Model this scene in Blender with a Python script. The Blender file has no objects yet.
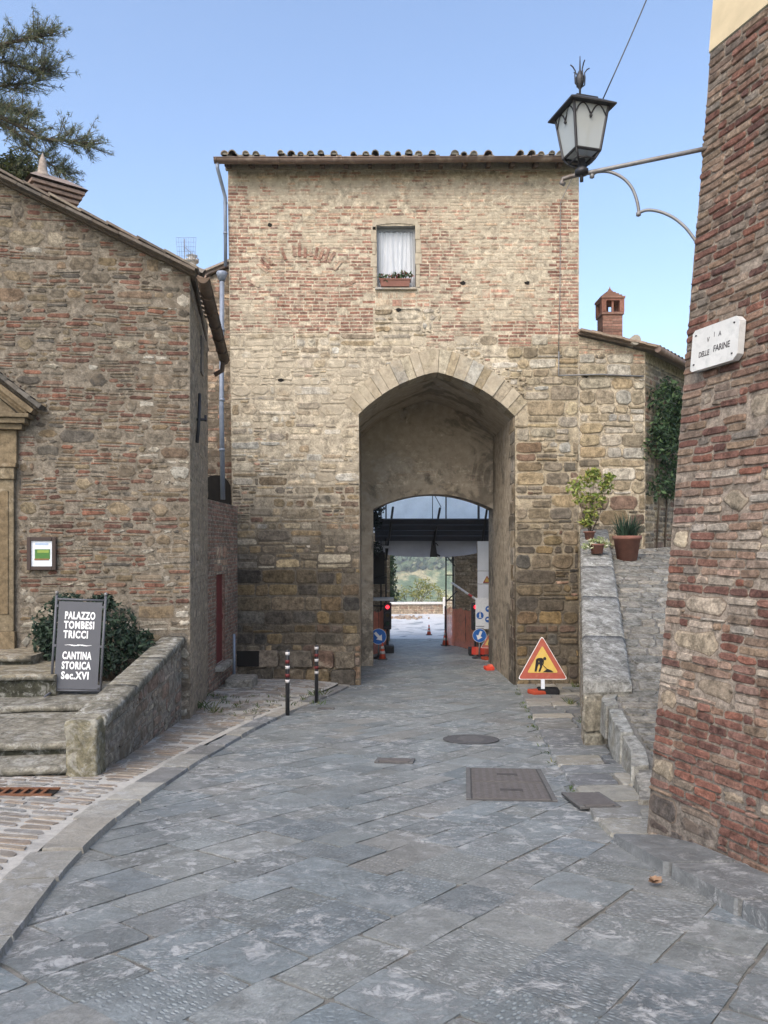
import bpy, bmesh, math, random
import numpy as np
from mathutils import Vector, Matrix, noise as mnoise, Euler
random.seed(11)
R = random.Random(5)
C = bpy.context.scene.collection
E = 1.42            # eye height above the paving under the camera
F = 769.0           # focal length in picture units
HZ = 545.0          # horizon row
def W(px, py, Y):
    return Vector(((px-384)/F*Y, Y, E+(HZ-py)/F*Y))
# ---------------------------------------------------------------- terrain
_gy = np.array([-30,-6,0,2.8,5.3,7.5,9.4,12.8,14,16,17,19,21,24,32,40,41.0])
_gz = np.array([2.5,0.6,0,-.325,-.61,-.87,-1.06,-1.35,-1.45,-1.63,-1.70,-1.77,-1.81,-1.87,-1.98,-2.08,-2.09])
_fy = np.arange(-30,41,.1)
_k = np.exp(-.5*(np.arange(-15,16)/6.0)**2); _k /= _k.sum()
_fz = np.convolve(np.pad(np.interp(_fy,_gy,_gz),15,mode='edge'),_k,mode='valid')
def gz(y): return float(np.interp(y,_fy,_fz))
def G(px,py,up=0.0):
    lo,hi = .5,60.0
    for _ in range(60):
        m=(lo+hi)/2
        if E+(HZ-py)/F*m > gz(m)+up: lo=m
        else: hi=m
    return W(px,py,lo)
def curve_fn(pts):
    pts=sorted(pts,key=lambda p:p[1]); ys=np.array([p[1] for p in pts]); xs=np.array([p[0] for p in pts])
    fy=np.arange(ys[0],ys[-1],.05); fx=np.interp(fy,ys,xs)
    k=np.exp(-.5*(np.arange(-20,21)/8.0)**2); k/=k.sum()
    fx=np.convolve(np.pad(fx,20,mode='reflect',reflect_type='odd'),k,mode='valid')
    return lambda y: float(np.interp(y,fy,fx))
_kl=[G(*p) for p in ((0,975),(30,930),(60,885),(100,840),(150,800),(200,765),(250,735),(290,715),(320,702),(352,687))]
kerbL=curve_fn([(-.9,-8),(-1.25,0)]+[(v.x,v.y) for v in _kl])
_kr=[G(*p) for p in ((515,685),(530,720),(553,765),(585,815),(603,845))]
kerbR=curve_fn([(v.x,v.y) for v in _kr]+[(v.x,v.y) for v in (G(640,865),G(700,900),G(768,937))]+[(2.35,0),(2.6,-8)])
# ---------------------------------------------------------------- mesh builder
class MB:
    def __init__(s): s.v=[]; s.f=[]; s.c=[]; s.p=[]; s.sm=[]; s.e={}; s.mo={}; s.curmor=None
    def face(s,idx,col=(1,1,1,0),pat=None,smooth=False):
        (s.mo.__setitem__(len(s.f),s.curmor) if s.curmor else None); s.f.append(tuple(idx)); s.c.append(col); s.p.append(pat); s.sm.append(smooth)
    def pts(s,ps):
        n=len(s.v); s.v+= [tuple(p) for p in ps]; return list(range(n,n+len(ps)))
    def poly(s,ps,col=(1,1,1,0),smooth=False,pat=None):
        s.face(s.pts(ps),col,pat,smooth)
    def box(s,c,size,col=(1,1,1,0),rot=None,bev=0.0):
        hx,hy,hz=size[0]/2,size[1]/2,size[2]/2
        M=rot if rot is not None else Matrix.Identity(3)
        if isinstance(M,(int,float)): M=Matrix.Rotation(M,3,'Z')
        c=Vector(c)
        if bev<=0:
            i=s.pts([c+M@Vector((x*hx,y*hy,z*hz)) for z in(-1,1) for x,y in((-1,-1),(1,-1),(1,1),(-1,1))])
            for q in((3,2,1,0),(4,5,6,7),(0,1,5,4),(1,2,6,5),(2,3,7,6),(3,0,4,7)): s.face([i[k] for k in q],col)
        else:
            bm=bmesh.new(); bmesh.ops.create_cube(bm,size=1)
            for v in bm.verts: v.co=Vector((v.co.x*2*hx,v.co.y*2*hy,v.co.z*2*hz))
            bmesh.ops.bevel(bm,geom=bm.edges[:],offset=min(bev,hx*.9,hy*.9,hz*.9),segments=2,affect='EDGES',profile=.6)
            bm.verts.index_update()
            i=s.pts([c+M@v.co for v in bm.verts])
            for f in bm.faces: s.face([i[v.index] for v in f.verts],col)
            bm.free()
    def tube(s,path,r,n=8,col=(1,1,1,0),cap=True,smooth=True):
        path=[Vector(p) for p in path]; rings=[]; m=len(path)
        rr=r if isinstance(r,(list,tuple)) else [r]*m
        up=None
        for k,p in enumerate(path):
            d=(path[min(k+1,m-1)]-path[max(k-1,0)]).normalized()
            if up is None:
                up=Vector((0,0,1)) if abs(d.z)<.9 else Vector((1,0,0))
            a=d.cross(up)
            if a.length<1e-4: a=d.cross(Vector((1,0,0)))
            a.normalize(); b=a.cross(d).normalized(); up=b
            rings.append(s.pts([p+(a*math.cos(t)+b*math.sin(t))*rr[k] for t in [2*math.pi*j/n for j in range(n)]]))
        for A,B in zip(rings,rings[1:]):
            for j in range(n): s.face((A[j],A[(j+1)%n],B[(j+1)%n],B[j]),col,None,smooth)
        if cap:
            s.face(rings[0][::-1],col); s.face(rings[-1],col)
    def lathe(s,o,prof,n=20,col=(1,1,1,0),axis=None,smooth=True):
        o=Vector(o); rings=[]
        for r,z in prof:
            rings.append(s.pts([o+Vector((r*math.cos(2*math.pi*j/n),r*math.sin(2*math.pi*j/n),z)) for j in range(n)]))
        for A,B in zip(rings,rings[1:]):
            for j in range(n): s.face((A[j],A[(j+1)%n],B[(j+1)%n],B[j]),col,None,smooth)
        s.face(rings[0][::-1],col); s.face(rings[-1],col)
    def prism(s,ps,ext,col=(1,1,1,0)):
        """closed outline ps (3d) extruded by vector ext"""
        ext=Vector(ext); a=s.pts(ps); b=s.pts([Vector(p)+ext for p in ps]); n=len(ps)
        s.face(a[::-1],col); s.face(b,col)
        for j in range(n): s.face((a[j],a[(j+1)%n],b[(j+1)%n],b[j]),col)
    def build(s,name,mat,parent=None,recalc=True):
        me=bpy.data.meshes.new(name)
        off=Vector((0,0,0))
        q=parent
        while q is not None:
            off+=q.location; q=q.parent
        vs=[(x-off.x,y-off.y,z-off.z) for x,y,z in s.v]
        me.from_pydata(vs,[],s.f); me.update()
        lt=[len(f) for f in s.f]
        col=np.repeat(np.array([ (c if len(c)==4 else (*c,0)) for c in s.c],dtype=np.float32).reshape(-1,4),lt,axis=0)
        a=me.attributes.new('Col','FLOAT_COLOR','CORNER'); a.data.foreach_set('color',col.ravel())
        if any(p is not None for p in s.p):
            arr=[]
            for p,n in zip(s.p,lt):
                arr+= p if p is not None else [(0,0,0)]*n
            a=me.attributes.new('pat','FLOAT_VECTOR','CORNER'); a.data.foreach_set('vector',np.array(arr,dtype=np.float32).ravel())
        ed=[]
        for k,n in enumerate(lt): ed+= s.e.get(k,(1.0,)*n)
        a=me.attributes.new('edg','FLOAT','CORNER'); a.data.foreach_set('value',np.array(ed,dtype=np.float32))
        if s.mo:
            mc=np.zeros((len(s.f),4),np.float32)
            for k,c in s.mo.items(): mc[k]=(*c,1)
            a=me.attributes.new('mor','FLOAT_COLOR','CORNER'); a.data.foreach_set('color',np.repeat(mc,lt,axis=0).ravel())
        me.polygons.foreach_set('use_smooth',s.sm)
        bm=bmesh.new(); bm.from_mesh(me); (bmesh.ops.recalc_face_normals(bm,faces=bm.faces[:]) if recalc else None); bm.to_mesh(me); bm.free()
        if mat is not None: me.materials.append(mat)
        o=bpy.data.objects.new(name,me); C.objects.link(o)
        if parent is not None: o.parent=parent
        return o
def thing(name,loc,label,cat,group=None):
    o=bpy.data.objects.new(name,None); C.objects.link(o); o.location=loc; o.empty_display_size=.2
    o['label']=label; o['category']=cat
    if group: o['group']=group
    return o
def tag(o,label,cat,group=None):
    o['label']=label; o['category']=cat
    if group: o['group']=group
    return o
def struct(o): o['kind']='structure'; return o
def stuff(o): o['kind']='stuff'; return o
def copy_tree(o,loc,label):
    r=o.copy(); C.objects.link(r); r.location=loc; r['label']=label
    def rec(a,b):
        for ch in list(a.children):
            c=ch.copy(); C.objects.link(c); c.parent=b; rec(ch,c)
    rec(o,r); return r
def text(body,size,mat,parent,M,name='lettering',bold=0.0,ext=.0015,sx=1.0,align='CENTER'):
    cu=bpy.data.curves.new(name,'FONT'); cu.body=body; cu.size=size; cu.align_x=align; cu.align_y='CENTER'
    cu.extrude=ext; cu.offset=bold; cu.space_character=1.14 if bold>.004 else 1.0; cu.resolution_u=3
    t=bpy.data.objects.new('tmp',cu); C.objects.link(t)
    bpy.context.view_layer.update()
    dg=bpy.context.evaluated_depsgraph_get()
    me=bpy.data.meshes.new_from_object(t.evaluated_get(dg)); bpy.data.objects.remove(t)
    me.name=name
    off=Vector((0,0,0)); q=parent
    while q is not None: off+=q.location; q=q.parent
    me.transform(Matrix.Translation(-off)@M@Matrix.Diagonal((sx,1,1,1)))
    me.materials.clear(); me.materials.append(mat)
    o=bpy.data.objects.new(name,me); C.objects.link(o); o.parent=parent
    return o
# ---------------------------------------------------------------- materials
class NT:
    def __init__(s,name):
        s.m=bpy.data.materials.new(name); s.m.use_nodes=True; s.t=s.m.node_tree; s.t.nodes.clear()
        s.out=s.n('ShaderNodeOutputMaterial'); s.b=s.n('ShaderNodeBsdfPrincipled'); s.l(s.b.outputs[0],s.out.inputs[0])
    def n(s,t,**k):
        x=s.t.nodes.new(t)
        for a,b in k.items(): setattr(x,a,b)
        return x
    def l(s,a,b): s.t.links.new(a,b)
    def put(s,v,sock):
        if hasattr(v,'is_linked') or isinstance(v,bpy.types.NodeSocket): s.l(v,sock)
        elif v is not None:
            if hasattr(sock.default_value,'__len__') and not hasattr(v,'__len__'): v=(v,v,v)
            if hasattr(sock.default_value,'__len__') and len(sock.default_value)==4 and len(v)==3: v=(*v,1)
            sock.default_value=v
    def coord(s,scale=(1,1,1),kind='Object',rot=(0,0,0)):
        tc=s.n('ShaderNodeTexCoord'); mp=s.n('ShaderNodeMapping'); mp.inputs['Scale'].default_value=scale; mp.inputs['Rotation'].default_value=rot
        s.l(tc.outputs[kind],mp.inputs[0]); return mp.outputs[0]
    def noise(s,vec,scale,detail=4,rough=.55,dist=0.0):
        x=s.n('ShaderNodeTexNoise'); s.l(vec,x.inputs['Vector']); x.inputs['Scale'].default_value=scale; x.inputs['Detail'].default_value=detail
        x.inputs['Roughness'].default_value=rough; x.inputs['Distortion'].default_value=dist; return x.outputs['Fac']
    def voro(s,vec,scale,feature='F1',rand=1.0,out='Distance'):
        x=s.n('ShaderNodeTexVoronoi',feature=feature); s.l(vec,x.inputs['Vector']); x.inputs['Scale'].default_value=scale; x.inputs['Randomness'].default_value=rand
        return x.outputs[out]
    def rng(s,v,a,b,c,d,clamp=True,smooth=False):
        x=s.n('ShaderNodeMapRange',clamp=clamp); 
        if smooth: x.interpolation_type='SMOOTHSTEP'
        s.l(v,x.inputs[0])
        for k,q in zip((1,2,3,4),(a,b,c,d)): x.inputs[k].default_value=q
        return x.outputs[0]
    def math(s,op,a,b=None):
        x=s.n('ShaderNodeMath',operation=op); s.put(a,x.inputs[0])
        if b is not None: s.put(b,x.inputs[1])
        return x.outputs[0]
    def mix(s,f,a,b,mode='MIX'):
        x=s.n('ShaderNodeMix',data_type='RGBA',blend_type=mode); s.put(f,x.inputs[0]); s.put(a,x.inputs[6]); s.put(b,x.inputs[7]); return x.outputs[2]
    def attr(s,name='Col'):
        x=s.n('ShaderNodeAttribute'); x.attribute_name=name; return x
    def val(s,col,f):   # colour * scalar
        x=s.n('ShaderNodeVectorMath',operation='SCALE'); s.put(col,x.inputs[0]); s.put(f,x.inputs['Scale']); return x.outputs[0]
    def bump(s,h,strength=.5,dist=.02,prev=None):
        x=s.n('ShaderNodeBump'); x.inputs['Strength'].default_value=strength; x.inputs['Distance'].default_value=dist; s.l(h,x.inputs['Height'])
        if prev is not None: s.l(prev,x.inputs['Normal'])
        return x.outputs[0]
    def fin(s,col=None,rough=.85,metal=0.0,normal=None,spec=.3):
        if col is not None: s.put(col,s.b.inputs['Base Color'])
        s.put(rough,s.b.inputs['Roughness']); s.put(metal,s.b.inputs['Metallic'])
        s.b.inputs['Specular IOR Level'].default_value=spec
        if normal is not None: s.l(normal,s.b.inputs['Normal'])
        return s.m
def mat_masonry(name,plaster=(.50,.42,.31),bump=.7,fine=40.0,big=2.2,contrast=1.15,lo=.62,hi=.40,bd=.02,grime=0.0,mor=False,patches=0.0,lap=2.2,lich=0.0,deep=0.0,smo=0.0):
    t=NT(name); v=t.coord(); a=t.attr()
    n1=t.noise(v,big,6,.6); n2=t.noise(v,fine*.28,5,.62,.3); n3=t.noise(v,fine,5,.7)
    f=t.math('MULTIPLY',t.rng(n2,.28,.72,1-.5*contrast,1+.45*contrast),t.rng(n3,.3,.7,1-.3*contrast,1+.3*contrast))
    f=t.math('MULTIPLY',f,t.rng(n1,.3,.7,.88,1.1))
    base=t.val(a.outputs['Color'],f)
    m=t.noise(v,3.1,9,.68,.4); ea=t.attr('edg')
    # ragged joints: mortar laps over the stone's rim, more where the wall is smeared
    rag=t.noise(v,fine*.42,5,.7,.6)
    em=t.math('ADD',t.math('ADD',ea.outputs['Fac'],t.math('MULTIPLY',t.math('SUBTRACT',rag,.5),lap)),t.math('MULTIPLY',a.outputs['Alpha'],-.45))
    em=t.rng(em,.30,.52,1,0,True,True)
    sm=t.math('ADD',t.math('MULTIPLY',m,.8),t.math('MULTIPLY',a.outputs['Alpha'],.55))
    sm=t.rng(sm,.54+smo,.68+smo,0,.92,True,True)
    sm=t.math('MAXIMUM',sm,em)
    if mor:
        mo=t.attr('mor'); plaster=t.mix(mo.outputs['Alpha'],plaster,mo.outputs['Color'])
    pl=t.val(plaster,t.math('MULTIPLY',t.rng(n2,.25,.75,.8,1.15),t.rng(n1,.3,.7,.85,1.12)))
    col=t.mix(sm,base,pl)
    if patches:
        pm=t.rng(t.noise(v,.75,7,.62,.8),.53,.60,0,patches,True,True); col=t.mix(pm,col,t.val((.085,.075,.06),t.rng(n2,.25,.75,.7,1.3)))
        pm2=t.rng(t.noise(v,1.1,6,.6,.5),.56,.62,0,.5,True,True); col=t.mix(pm2,col,t.val((.40,.36,.30),t.rng(n2,.25,.75,.8,1.2)))
    if lich:
        lm=t.math('MULTIPLY',t.rng(t.noise(v,5.5,9,.78,.9),.50,.58,0,lich),t.rng(t.noise(v,1.2,4,.6),.35,.55,.25,1)); col=t.mix(lm,col,t.val((.47,.47,.44),t.rng(n3,.3,.7,.75,1.15)))
        dm=t.rng(t.noise(v,3.7,8,.72,.5),.55,.66,0,.7); col=t.mix(dm,col,(.075,.07,.058))
    if deep: # eroded, open joints
        dj=t.math('MULTIPLY',t.rng(ea.outputs['Fac'],.0,.45,1,0),t.rng(t.noise(v,5.0,5,.65,.3),.46,.56,0,deep)); col=t.mix(dj,col,(.045,.037,.028))
    # lichen / pale flecks and dark pits
    fl=t.rng(t.noise(v,fine*.55,3,.8),.66,.76,0,.3)
    col=t.mix(fl,col,(.52,.49,.42))
    pit=t.rng(t.noise(v,fine*.4,4,.75,.5),.24,.34,.65,0)
    col=t.mix(pit,col,(.05,.042,.033))
    h=t.math('ADD',t.math('MULTIPLY',n2,.7),t.math('MULTIPLY',n3,.4))
    h=t.math('SUBTRACT',h,t.math('MULTIPLY',pit,.5)); h=t.math('ADD',h,t.math('MULTIPLY',m,.5))
    return t.fin(col,.92,0,t.bump(h,bump,bd),.15)
def mat_plain(name,col,rough=.6,metal=0.0,var=.15,scale=14,bump=0.0,spec=.35,dirt=None,dscale=3.0):
    t=NT(name); v=t.coord(); n=t.noise(v,scale,5,.6)
    c=t.val(col,t.rng(n,.25,.75,1-var,1+var))
    if dirt is not None:
        c=t.mix(t.rng(t.noise(v,dscale,7,.7,.3),.5,.68,0,.75),c,dirt)
    nb=t.bump(t.noise(v,scale*3,4,.6),bump,.01) if bump else None
    return t.fin(c,t.rng(n,.3,.7,max(rough-.08,.05),min(rough+.1,1)),metal,nb,spec)
def mat_attr(name,rough=.6,var=.2,scale=20,bump=.2,bd=.01,spec=.3,metal=0.0):
    t=NT(name); v=t.coord(); a=t.attr(); n=t.noise(v,scale,5,.65)
    return t.fin(t.val(a.outputs['Color'],t.rng(n,.25,.75,1-var,1+var)),rough,metal,t.bump(n,bump,bd) if bump else None,spec)
def mat_leaf(name,rough=.55,trans=.25):
    t=NT(name); a=t.attr(); t.fin(a.outputs['Color'],rough,0,None,.25)
    tr=t.n('ShaderNodeBsdfTranslucent'); t.l(a.outputs['Color'],tr.inputs[0]); mx=t.n('ShaderNodeMixShader'); mx.inputs[0].default_value=trans
    t.l(t.b.outputs[0],mx.inputs[1]); t.l(tr.outputs[0],mx.inputs[2]); t.l(mx.outputs[0],t.out.inputs[0]); return t.m
def mat_glass(name,col=(.9,.92,.9),alpha=.35,rough=.35):
    t=NT(name); t.fin(col,rough,0,None,.5)
    tr=t.n('ShaderNodeBsdfTransparent'); mx=t.n('ShaderNodeMixShader'); mx.inputs[0].default_value=1-alpha
    t.l(t.b.outputs[0],mx.inputs[1]); t.l(tr.outputs[0],mx.inputs[2]); t.l(mx.outputs[0],t.out.inputs[0]); return t.m
def mat_emit(name,col,st):
    t=NT(name); e=t.n('ShaderNodeEmission'); e.inputs[0].default_value=(*col,1); e.inputs[1].default_value=st; t.l(e.outputs[0],t.out.inputs[0]); return t.m
def mat_slab(name,hatch=1.0,dirtcol=(.10,.10,.095)):
    t=NT(name); a=t.attr(); p=t.attr('pat'); v=t.coord()
    n1=t.noise(v,1.3,5,.6); n2=t.noise(v,9,7,.68,.6); n3=t.noise(v,70,5,.7)
    f=t.math('MULTIPLY',t.rng(n2,.25,.75,.72,1.28),t.rng(n3,.25,.75,.72,1.28))
    f=t.math('MULTIPLY',f,t.rng(n1,.3,.7,.85,1.15))
    base=t.val(a.outputs['Color'],f)
    # chisel rows in slab space
    mp=t.n('ShaderNodeMapping'); mp.inputs['Scale'].default_value=(23,44,0); t.l(p.outputs['Vector'],mp.inputs[0])
    d=t.voro(mp.outputs[0],1.0,'F1',.45)
    dim=t.rng(d,.20,.44,1,0,True,True)
    wear=t.rng(t.noise(v,2.2,5,.6,.5),.36,.52,0,1)
    k=t.math('MULTIPLY',t.math('MULTIPLY',dim,wear),t.math('MULTIPLY',a.outputs['Alpha'],hatch))
    base=t.mix(t.math('MULTIPLY',t.math('MULTIPLY',wear,t.math('MULTIPLY',a.outputs['Alpha'],hatch)),.35),base,t.val(base,.62))
    base=t.mix(t.math('MULTIPLY',k,.62),base,t.val(a.outputs['Color'],1.7))
    # pale scuffs and cracks
    vn=t.n('ShaderNodeVectorMath',operation='ADD'); t.l(v,vn.inputs[0])
    nz=t.n('ShaderNodeTexNoise'); t.l(v,nz.inputs['Vector']); nz.inputs['Scale'].default_value=2.4; nz.inputs['Detail'].default_value=5
    sc=t.n('ShaderNodeVectorMath',operation='SCALE'); t.l(nz.outputs['Color'],sc.inputs[0]); sc.inputs['Scale'].default_value=.55; t.l(sc.outputs[0],vn.inputs[1])
    e=t.voro(vn.outputs[0],1.5,'DISTANCE_TO_EDGE')
    msk=t.rng(t.noise(v,.9,4,.6,.3),.48,.60,0,1)
    crack=t.math('MULTIPLY',t.rng(e,.0,.045,1,0),msk)
    base=t.mix(t.math('MULTIPLY',crack,.22),base,(.44,.445,.44))
    scuff=t.math('MULTIPLY',t.rng(t.noise(v,8,10,.80,.5),.50,.57,0,.7),t.rng(t.noise(v,1.1,6,.72,.4),.44,.55,.12,1))
    base=t.mix(scuff,base,(.44,.445,.44))
    dirt=t.rng(t.noise(v,2.3,9,.74,.6),.54,.70,0,.55)
    base=t.mix(dirt,base,dirtcol)
    h=t.math('ADD',t.math('MULTIPLY',n2,.9),t.math('MULTIPLY',n3,.25))
    h=t.math('SUBTRACT',h,t.math('MULTIPLY',k,.35)); h=t.math('ADD',h,t.math('MULTIPLY',scuff,.3))
    return t.fin(base,t.rng(n2,.3,.7,.48,.70),0,t.bump(h,.8,.014),.4)
M={}
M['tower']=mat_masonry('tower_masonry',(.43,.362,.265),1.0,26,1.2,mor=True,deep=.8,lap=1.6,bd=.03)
M['house']=mat_masonry('rubble_masonry',(.142,.116,.085),1.0,38,1.6,bd=.025,deep=.6,lap=1.35)
M['right']=mat_masonry('brick_masonry',(.145,.113,.088),1.0,60,2.5,bd=.014,lap=.75,deep=.9,smo=.07)
M['wing']=mat_masonry('ashlar_masonry',(.255,.21,.15),1.0,30,1.6,deep=.9,lap=1.5,bd=.025)
M['plaster']=mat_plain('cream_plaster',(.52,.43,.28),.9,0,.14,5,.3,.1,(.40,.33,.22),2.2)
M['vault']=mat_masonry('vault_plaster',(.37,.315,.24),.6,22,.9,patches=.6)
M['dressed']=mat_masonry('dressed_stone',(.40,.34,.25),.6,40,3.0,.8)
M['rough']=mat_masonry('weathered_stone',(.22,.205,.165),1.0,34,2.6,bd=.02,lich=.35)
M['lichen']=mat_masonry('lichen_stone',(.26,.255,.235),1.0,34,2.6,bd=.03,lich=.75)
M['slab']=mat_slab('paving_slab')
M['kerb']=mat_slab('kerb_stone',.25)
M['joint']=mat_plain('paving_joint',(.15,.145,.13),.95,0,.35,22,.6,.1,(.26,.25,.23),4.0)
M['whitejoint']=mat_plain('lime_joint',(.40,.385,.35),.95,0,.2,18,.5,.1,(.24,.235,.22),2.6)
M['dirt']=mat_plain('trodden_earth',(.17,.155,.13),.98,0,.35,16,.9,.1,(.28,.27,.245),3.4)
M['copper']=mat_plain('brown_gutter',(.15,.105,.08),.5,.35,.2,8,0,.4,(.33,.27,.22),2.0)
M['zinc']=mat_plain('zinc_pipe',(.22,.25,.30),.5,.3,.18,9,0,.4)
M['iron']=mat_plain('dark_iron',(.045,.045,.048),.5,.5,.25,30,.1,.4)
M['bracketm']=mat_plain('grey_bracket',(.20,.20,.20),.5,.4,.25,20,0,.4,(.12,.085,.06),5)
M['black']=mat_plain('black_paint',(.018,.018,.02),.35,0,.2,20,0,.5)
M['white']=mat_plain('white_paint',(.78,.78,.77),.5,0,.05,9,0,.4)
M['tile']=mat_attr('clay_tile',.9,.35,16,.6,.02,.15)
M['wood']=mat_plain('old_wood',(.12,.085,.06),.8,0,.35,9,.4,.2)
M['dark']=mat_plain('hole_shade',(.02,.018,.016),.9,0,.3,8,0,.1)  # near-black colour painting the unlit inside of holes and openings
M['attr']=mat_attr('painted_parts',.55,.12,14,0)
M['attrrough']=mat_attr('rough_parts',.9,.25,22,.4,.01,.15)
M['leaf']=mat_leaf('leaf')
M['bark']=mat_plain('bark',(.10,.08,.06),.95,0,.4,8,.9,.1)
M['terracotta']=mat_plain('terracotta',(.21,.10,.075),.8,0,.2,9,.2,.2,(.20,.12,.09),3.0)
M['board']=mat_plain('grey_board',(.085,.088,.10),.45,0,.08,6,0,.4)
M['letter']=mat_plain('white_letter',(.82,.82,.82),.6,0,.03,9)
M['letterdark']=mat_plain('dark_letter',(.06,.055,.055),.7,0,.3,90)
M['marble']=mat_plain('white_marble',(.52,.52,.50),.6,0,.12,5,.05,.3,(.36,.37,.36),9.0)
M['red']=mat_plain('sign_red',(.36,.085,.055),.5,0,.12,8,0,.4,(.40,.15,.10),6)
M['yellow']=mat_plain('sign_yellow',(.60,.42,.10),.5,0,.1,8,0,.4,(.55,.42,.15),7)
M['blue']=mat_plain('sign_blue',(.02,.12,.42),.4,0,.08,8)
M['curtain']=mat_plain('curtain_cloth',(.50,.51,.53),.9,0,.08,6,0,.1)
M['glass']=mat_glass('pane_glass',(.8,.85,.88),.25,.08)
M['lampglass']=mat_glass('frosted_glass',(.42,.45,.44),.80,.45)
M['doorred']=mat_plain('faded_red_paint',(.15,.034,.03),.7,0,.3,10,.3,.2,(.09,.03,.026),4)
def mat_cloth(name,col,tr):
    t=NT(name); n=t.noise(t.coord(),2.0,5,.6); c=t.val(col,t.rng(n,.3,.7,.9,1.1)); t.fin(c,.8,0,None,.1)
    b=t.n('ShaderNodeBsdfTranslucent'); t.l(c,b.inputs[0]); mx=t.n('ShaderNodeMixShader'); mx.inputs[0].default_value=tr
    t.l(t.b.outputs[0],mx.inputs[1]); t.l(b.outputs[0],mx.inputs[2]); t.l(mx.outputs[0],t.out.inputs[0]); return t.m
M['tarp']=mat_cloth('pale_tarp',(.92,.94,.97),.8)
M['greyfab']=mat_plain('grey_fabric',(.36,.37,.40),.85,0,.12,2,.1,.1)
M['panel']=mat_plain('white_panel',(.70,.73,.78),.6,0,.05,3)
def mat_net(name,col):
    t=NT(name); n=t.noise(t.coord(),5,6,.7,.8); c=t.val(col,t.rng(n,.3,.7,.75,1.2)); t.fin(c,.7,0,None,.2)
    b=t.n('ShaderNodeBsdfTranslucent'); t.l(c,b.inputs[0]); mx=t.n('ShaderNodeMixShader'); mx.inputs[0].default_value=.5
    t.l(t.b.outputs[0],mx.inputs[1]); t.l(b.outputs[0],mx.inputs[2]); tr=t.n('ShaderNodeBsdfTransparent'); m2=t.n('ShaderNodeMixShader')
    t.l(t.rng(n,.35,.65,.0,.5),m2.inputs[0]); t.l(mx.outputs[0],m2.inputs[1]); t.l(tr.outputs[0],m2.inputs[2]); t.l(m2.outputs[0],t.out.inputs[0]); return t.m
M['orange']=mat_net('orange_net',(1.0,.36,.24))
M['redlamp']=mat_emit('red_lamp',(1,.02,.03),2.6)
M['reflect']=mat_plain('reflective_white',(.48,.46,.45),.3,0,.03,20)
SUN_EL=45; SUN_ROT=205; SUN_STR=.9; SUN_ANG=45; SUN_COL=(1.0,.93,.83); SKY_STR=.15; EXPO=1.22; HAZE=.0005
# ---------------------------------------------------------------- masonry
def nz(u,v,s=1.0,k=0): return mnoise.noise(Vector((u*s,v*s,k*7.31)))
def jit(c,a=.12,r=R):
    f=1+r.uniform(-a,a); t=r.uniform(-.035,.035); return tuple(max(.004,x*f*(1+t*s)) for x,s in zip(c[:3],(1,0,-1)))
def add_stone(mb,P,u0,v0,u1,v1,depth,col,alpha=0.0,jitter=.008,rnd=.25,gap=.008,nv=8,warp=None,slope=.35,back=-.012,rim=None):
    u0+=gap;u1-=gap;v0+=gap;v1-=gap
    w=u1-u0;h=v1-v0
    if w<.012 or h<.012: return
    r=min(w,h)*rnd*R.uniform(.6,1.2); r=min(r,w*.45,h*.45)
    if nv==4: ring=[(u0,v0),(u1,v0),(u1,v1),(u0,v1)]
    else: ring=[(u0+r,v0),(u1-r,v0),(u1,v0+r),(u1,v1-r),(u1-r,v1),(u0+r,v1),(u0,v1-r),(u0,v0+r)]
    if nv>8:
        ring=[ring[0],((u0+u1)/2,v0+R.uniform(-.4,.4)*jitter),ring[1],ring[2],(u1,(v0+v1)/2),ring[3],ring[4],((u0+u1)/2,v1),ring[5],ring[6],(u0,(v0+v1)/2),ring[7]]
    ring=[(a+R.uniform(-jitter,jitter),b+R.uniform(-jitter,jitter)) for a,b in ring]
    if warp: ring=[warp(a,b) for a,b in ring]
    cu=sum(a for a,b in ring)/len(ring); cv=sum(b for a,b in ring)/len(ring)
    ins=min(depth*slope+.004,min(w,h)*.3) if rim is None else min(rim,min(w,h)*.30)
    A=[];B=[]
    tu=R.uniform(-.15,.15)*depth/max(w,.1); tv=R.uniform(-.15,.15)*depth/max(h,.1)
    for a,b in ring:
        A.append(P(a,b,back))
        sa=max(0,1-ins/max(w/2,.01)); sb=max(0,1-ins/max(h/2,.01))
        a2=cu+(a-cu)*sa; b2=cv+(b-cv)*sb
        B.append(P(a2,b2,depth*R.uniform(.8,1.1)+(a2-cu)*tu+(b2-cv)*tv))
    ia=mb.pts(A); ib=mb.pts(B); n=len(ring); c=(*col,alpha)
    mb.face(ib,c)
    for j in range(n):
        if rim is not None: mb.e[len(mb.f)]=(0.0,0.0,1.0,1.0)
        mb.face((ia[j],ia[(j+1)%n],ib[(j+1)%n],ib[j]),c,None,rim is not None)
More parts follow.
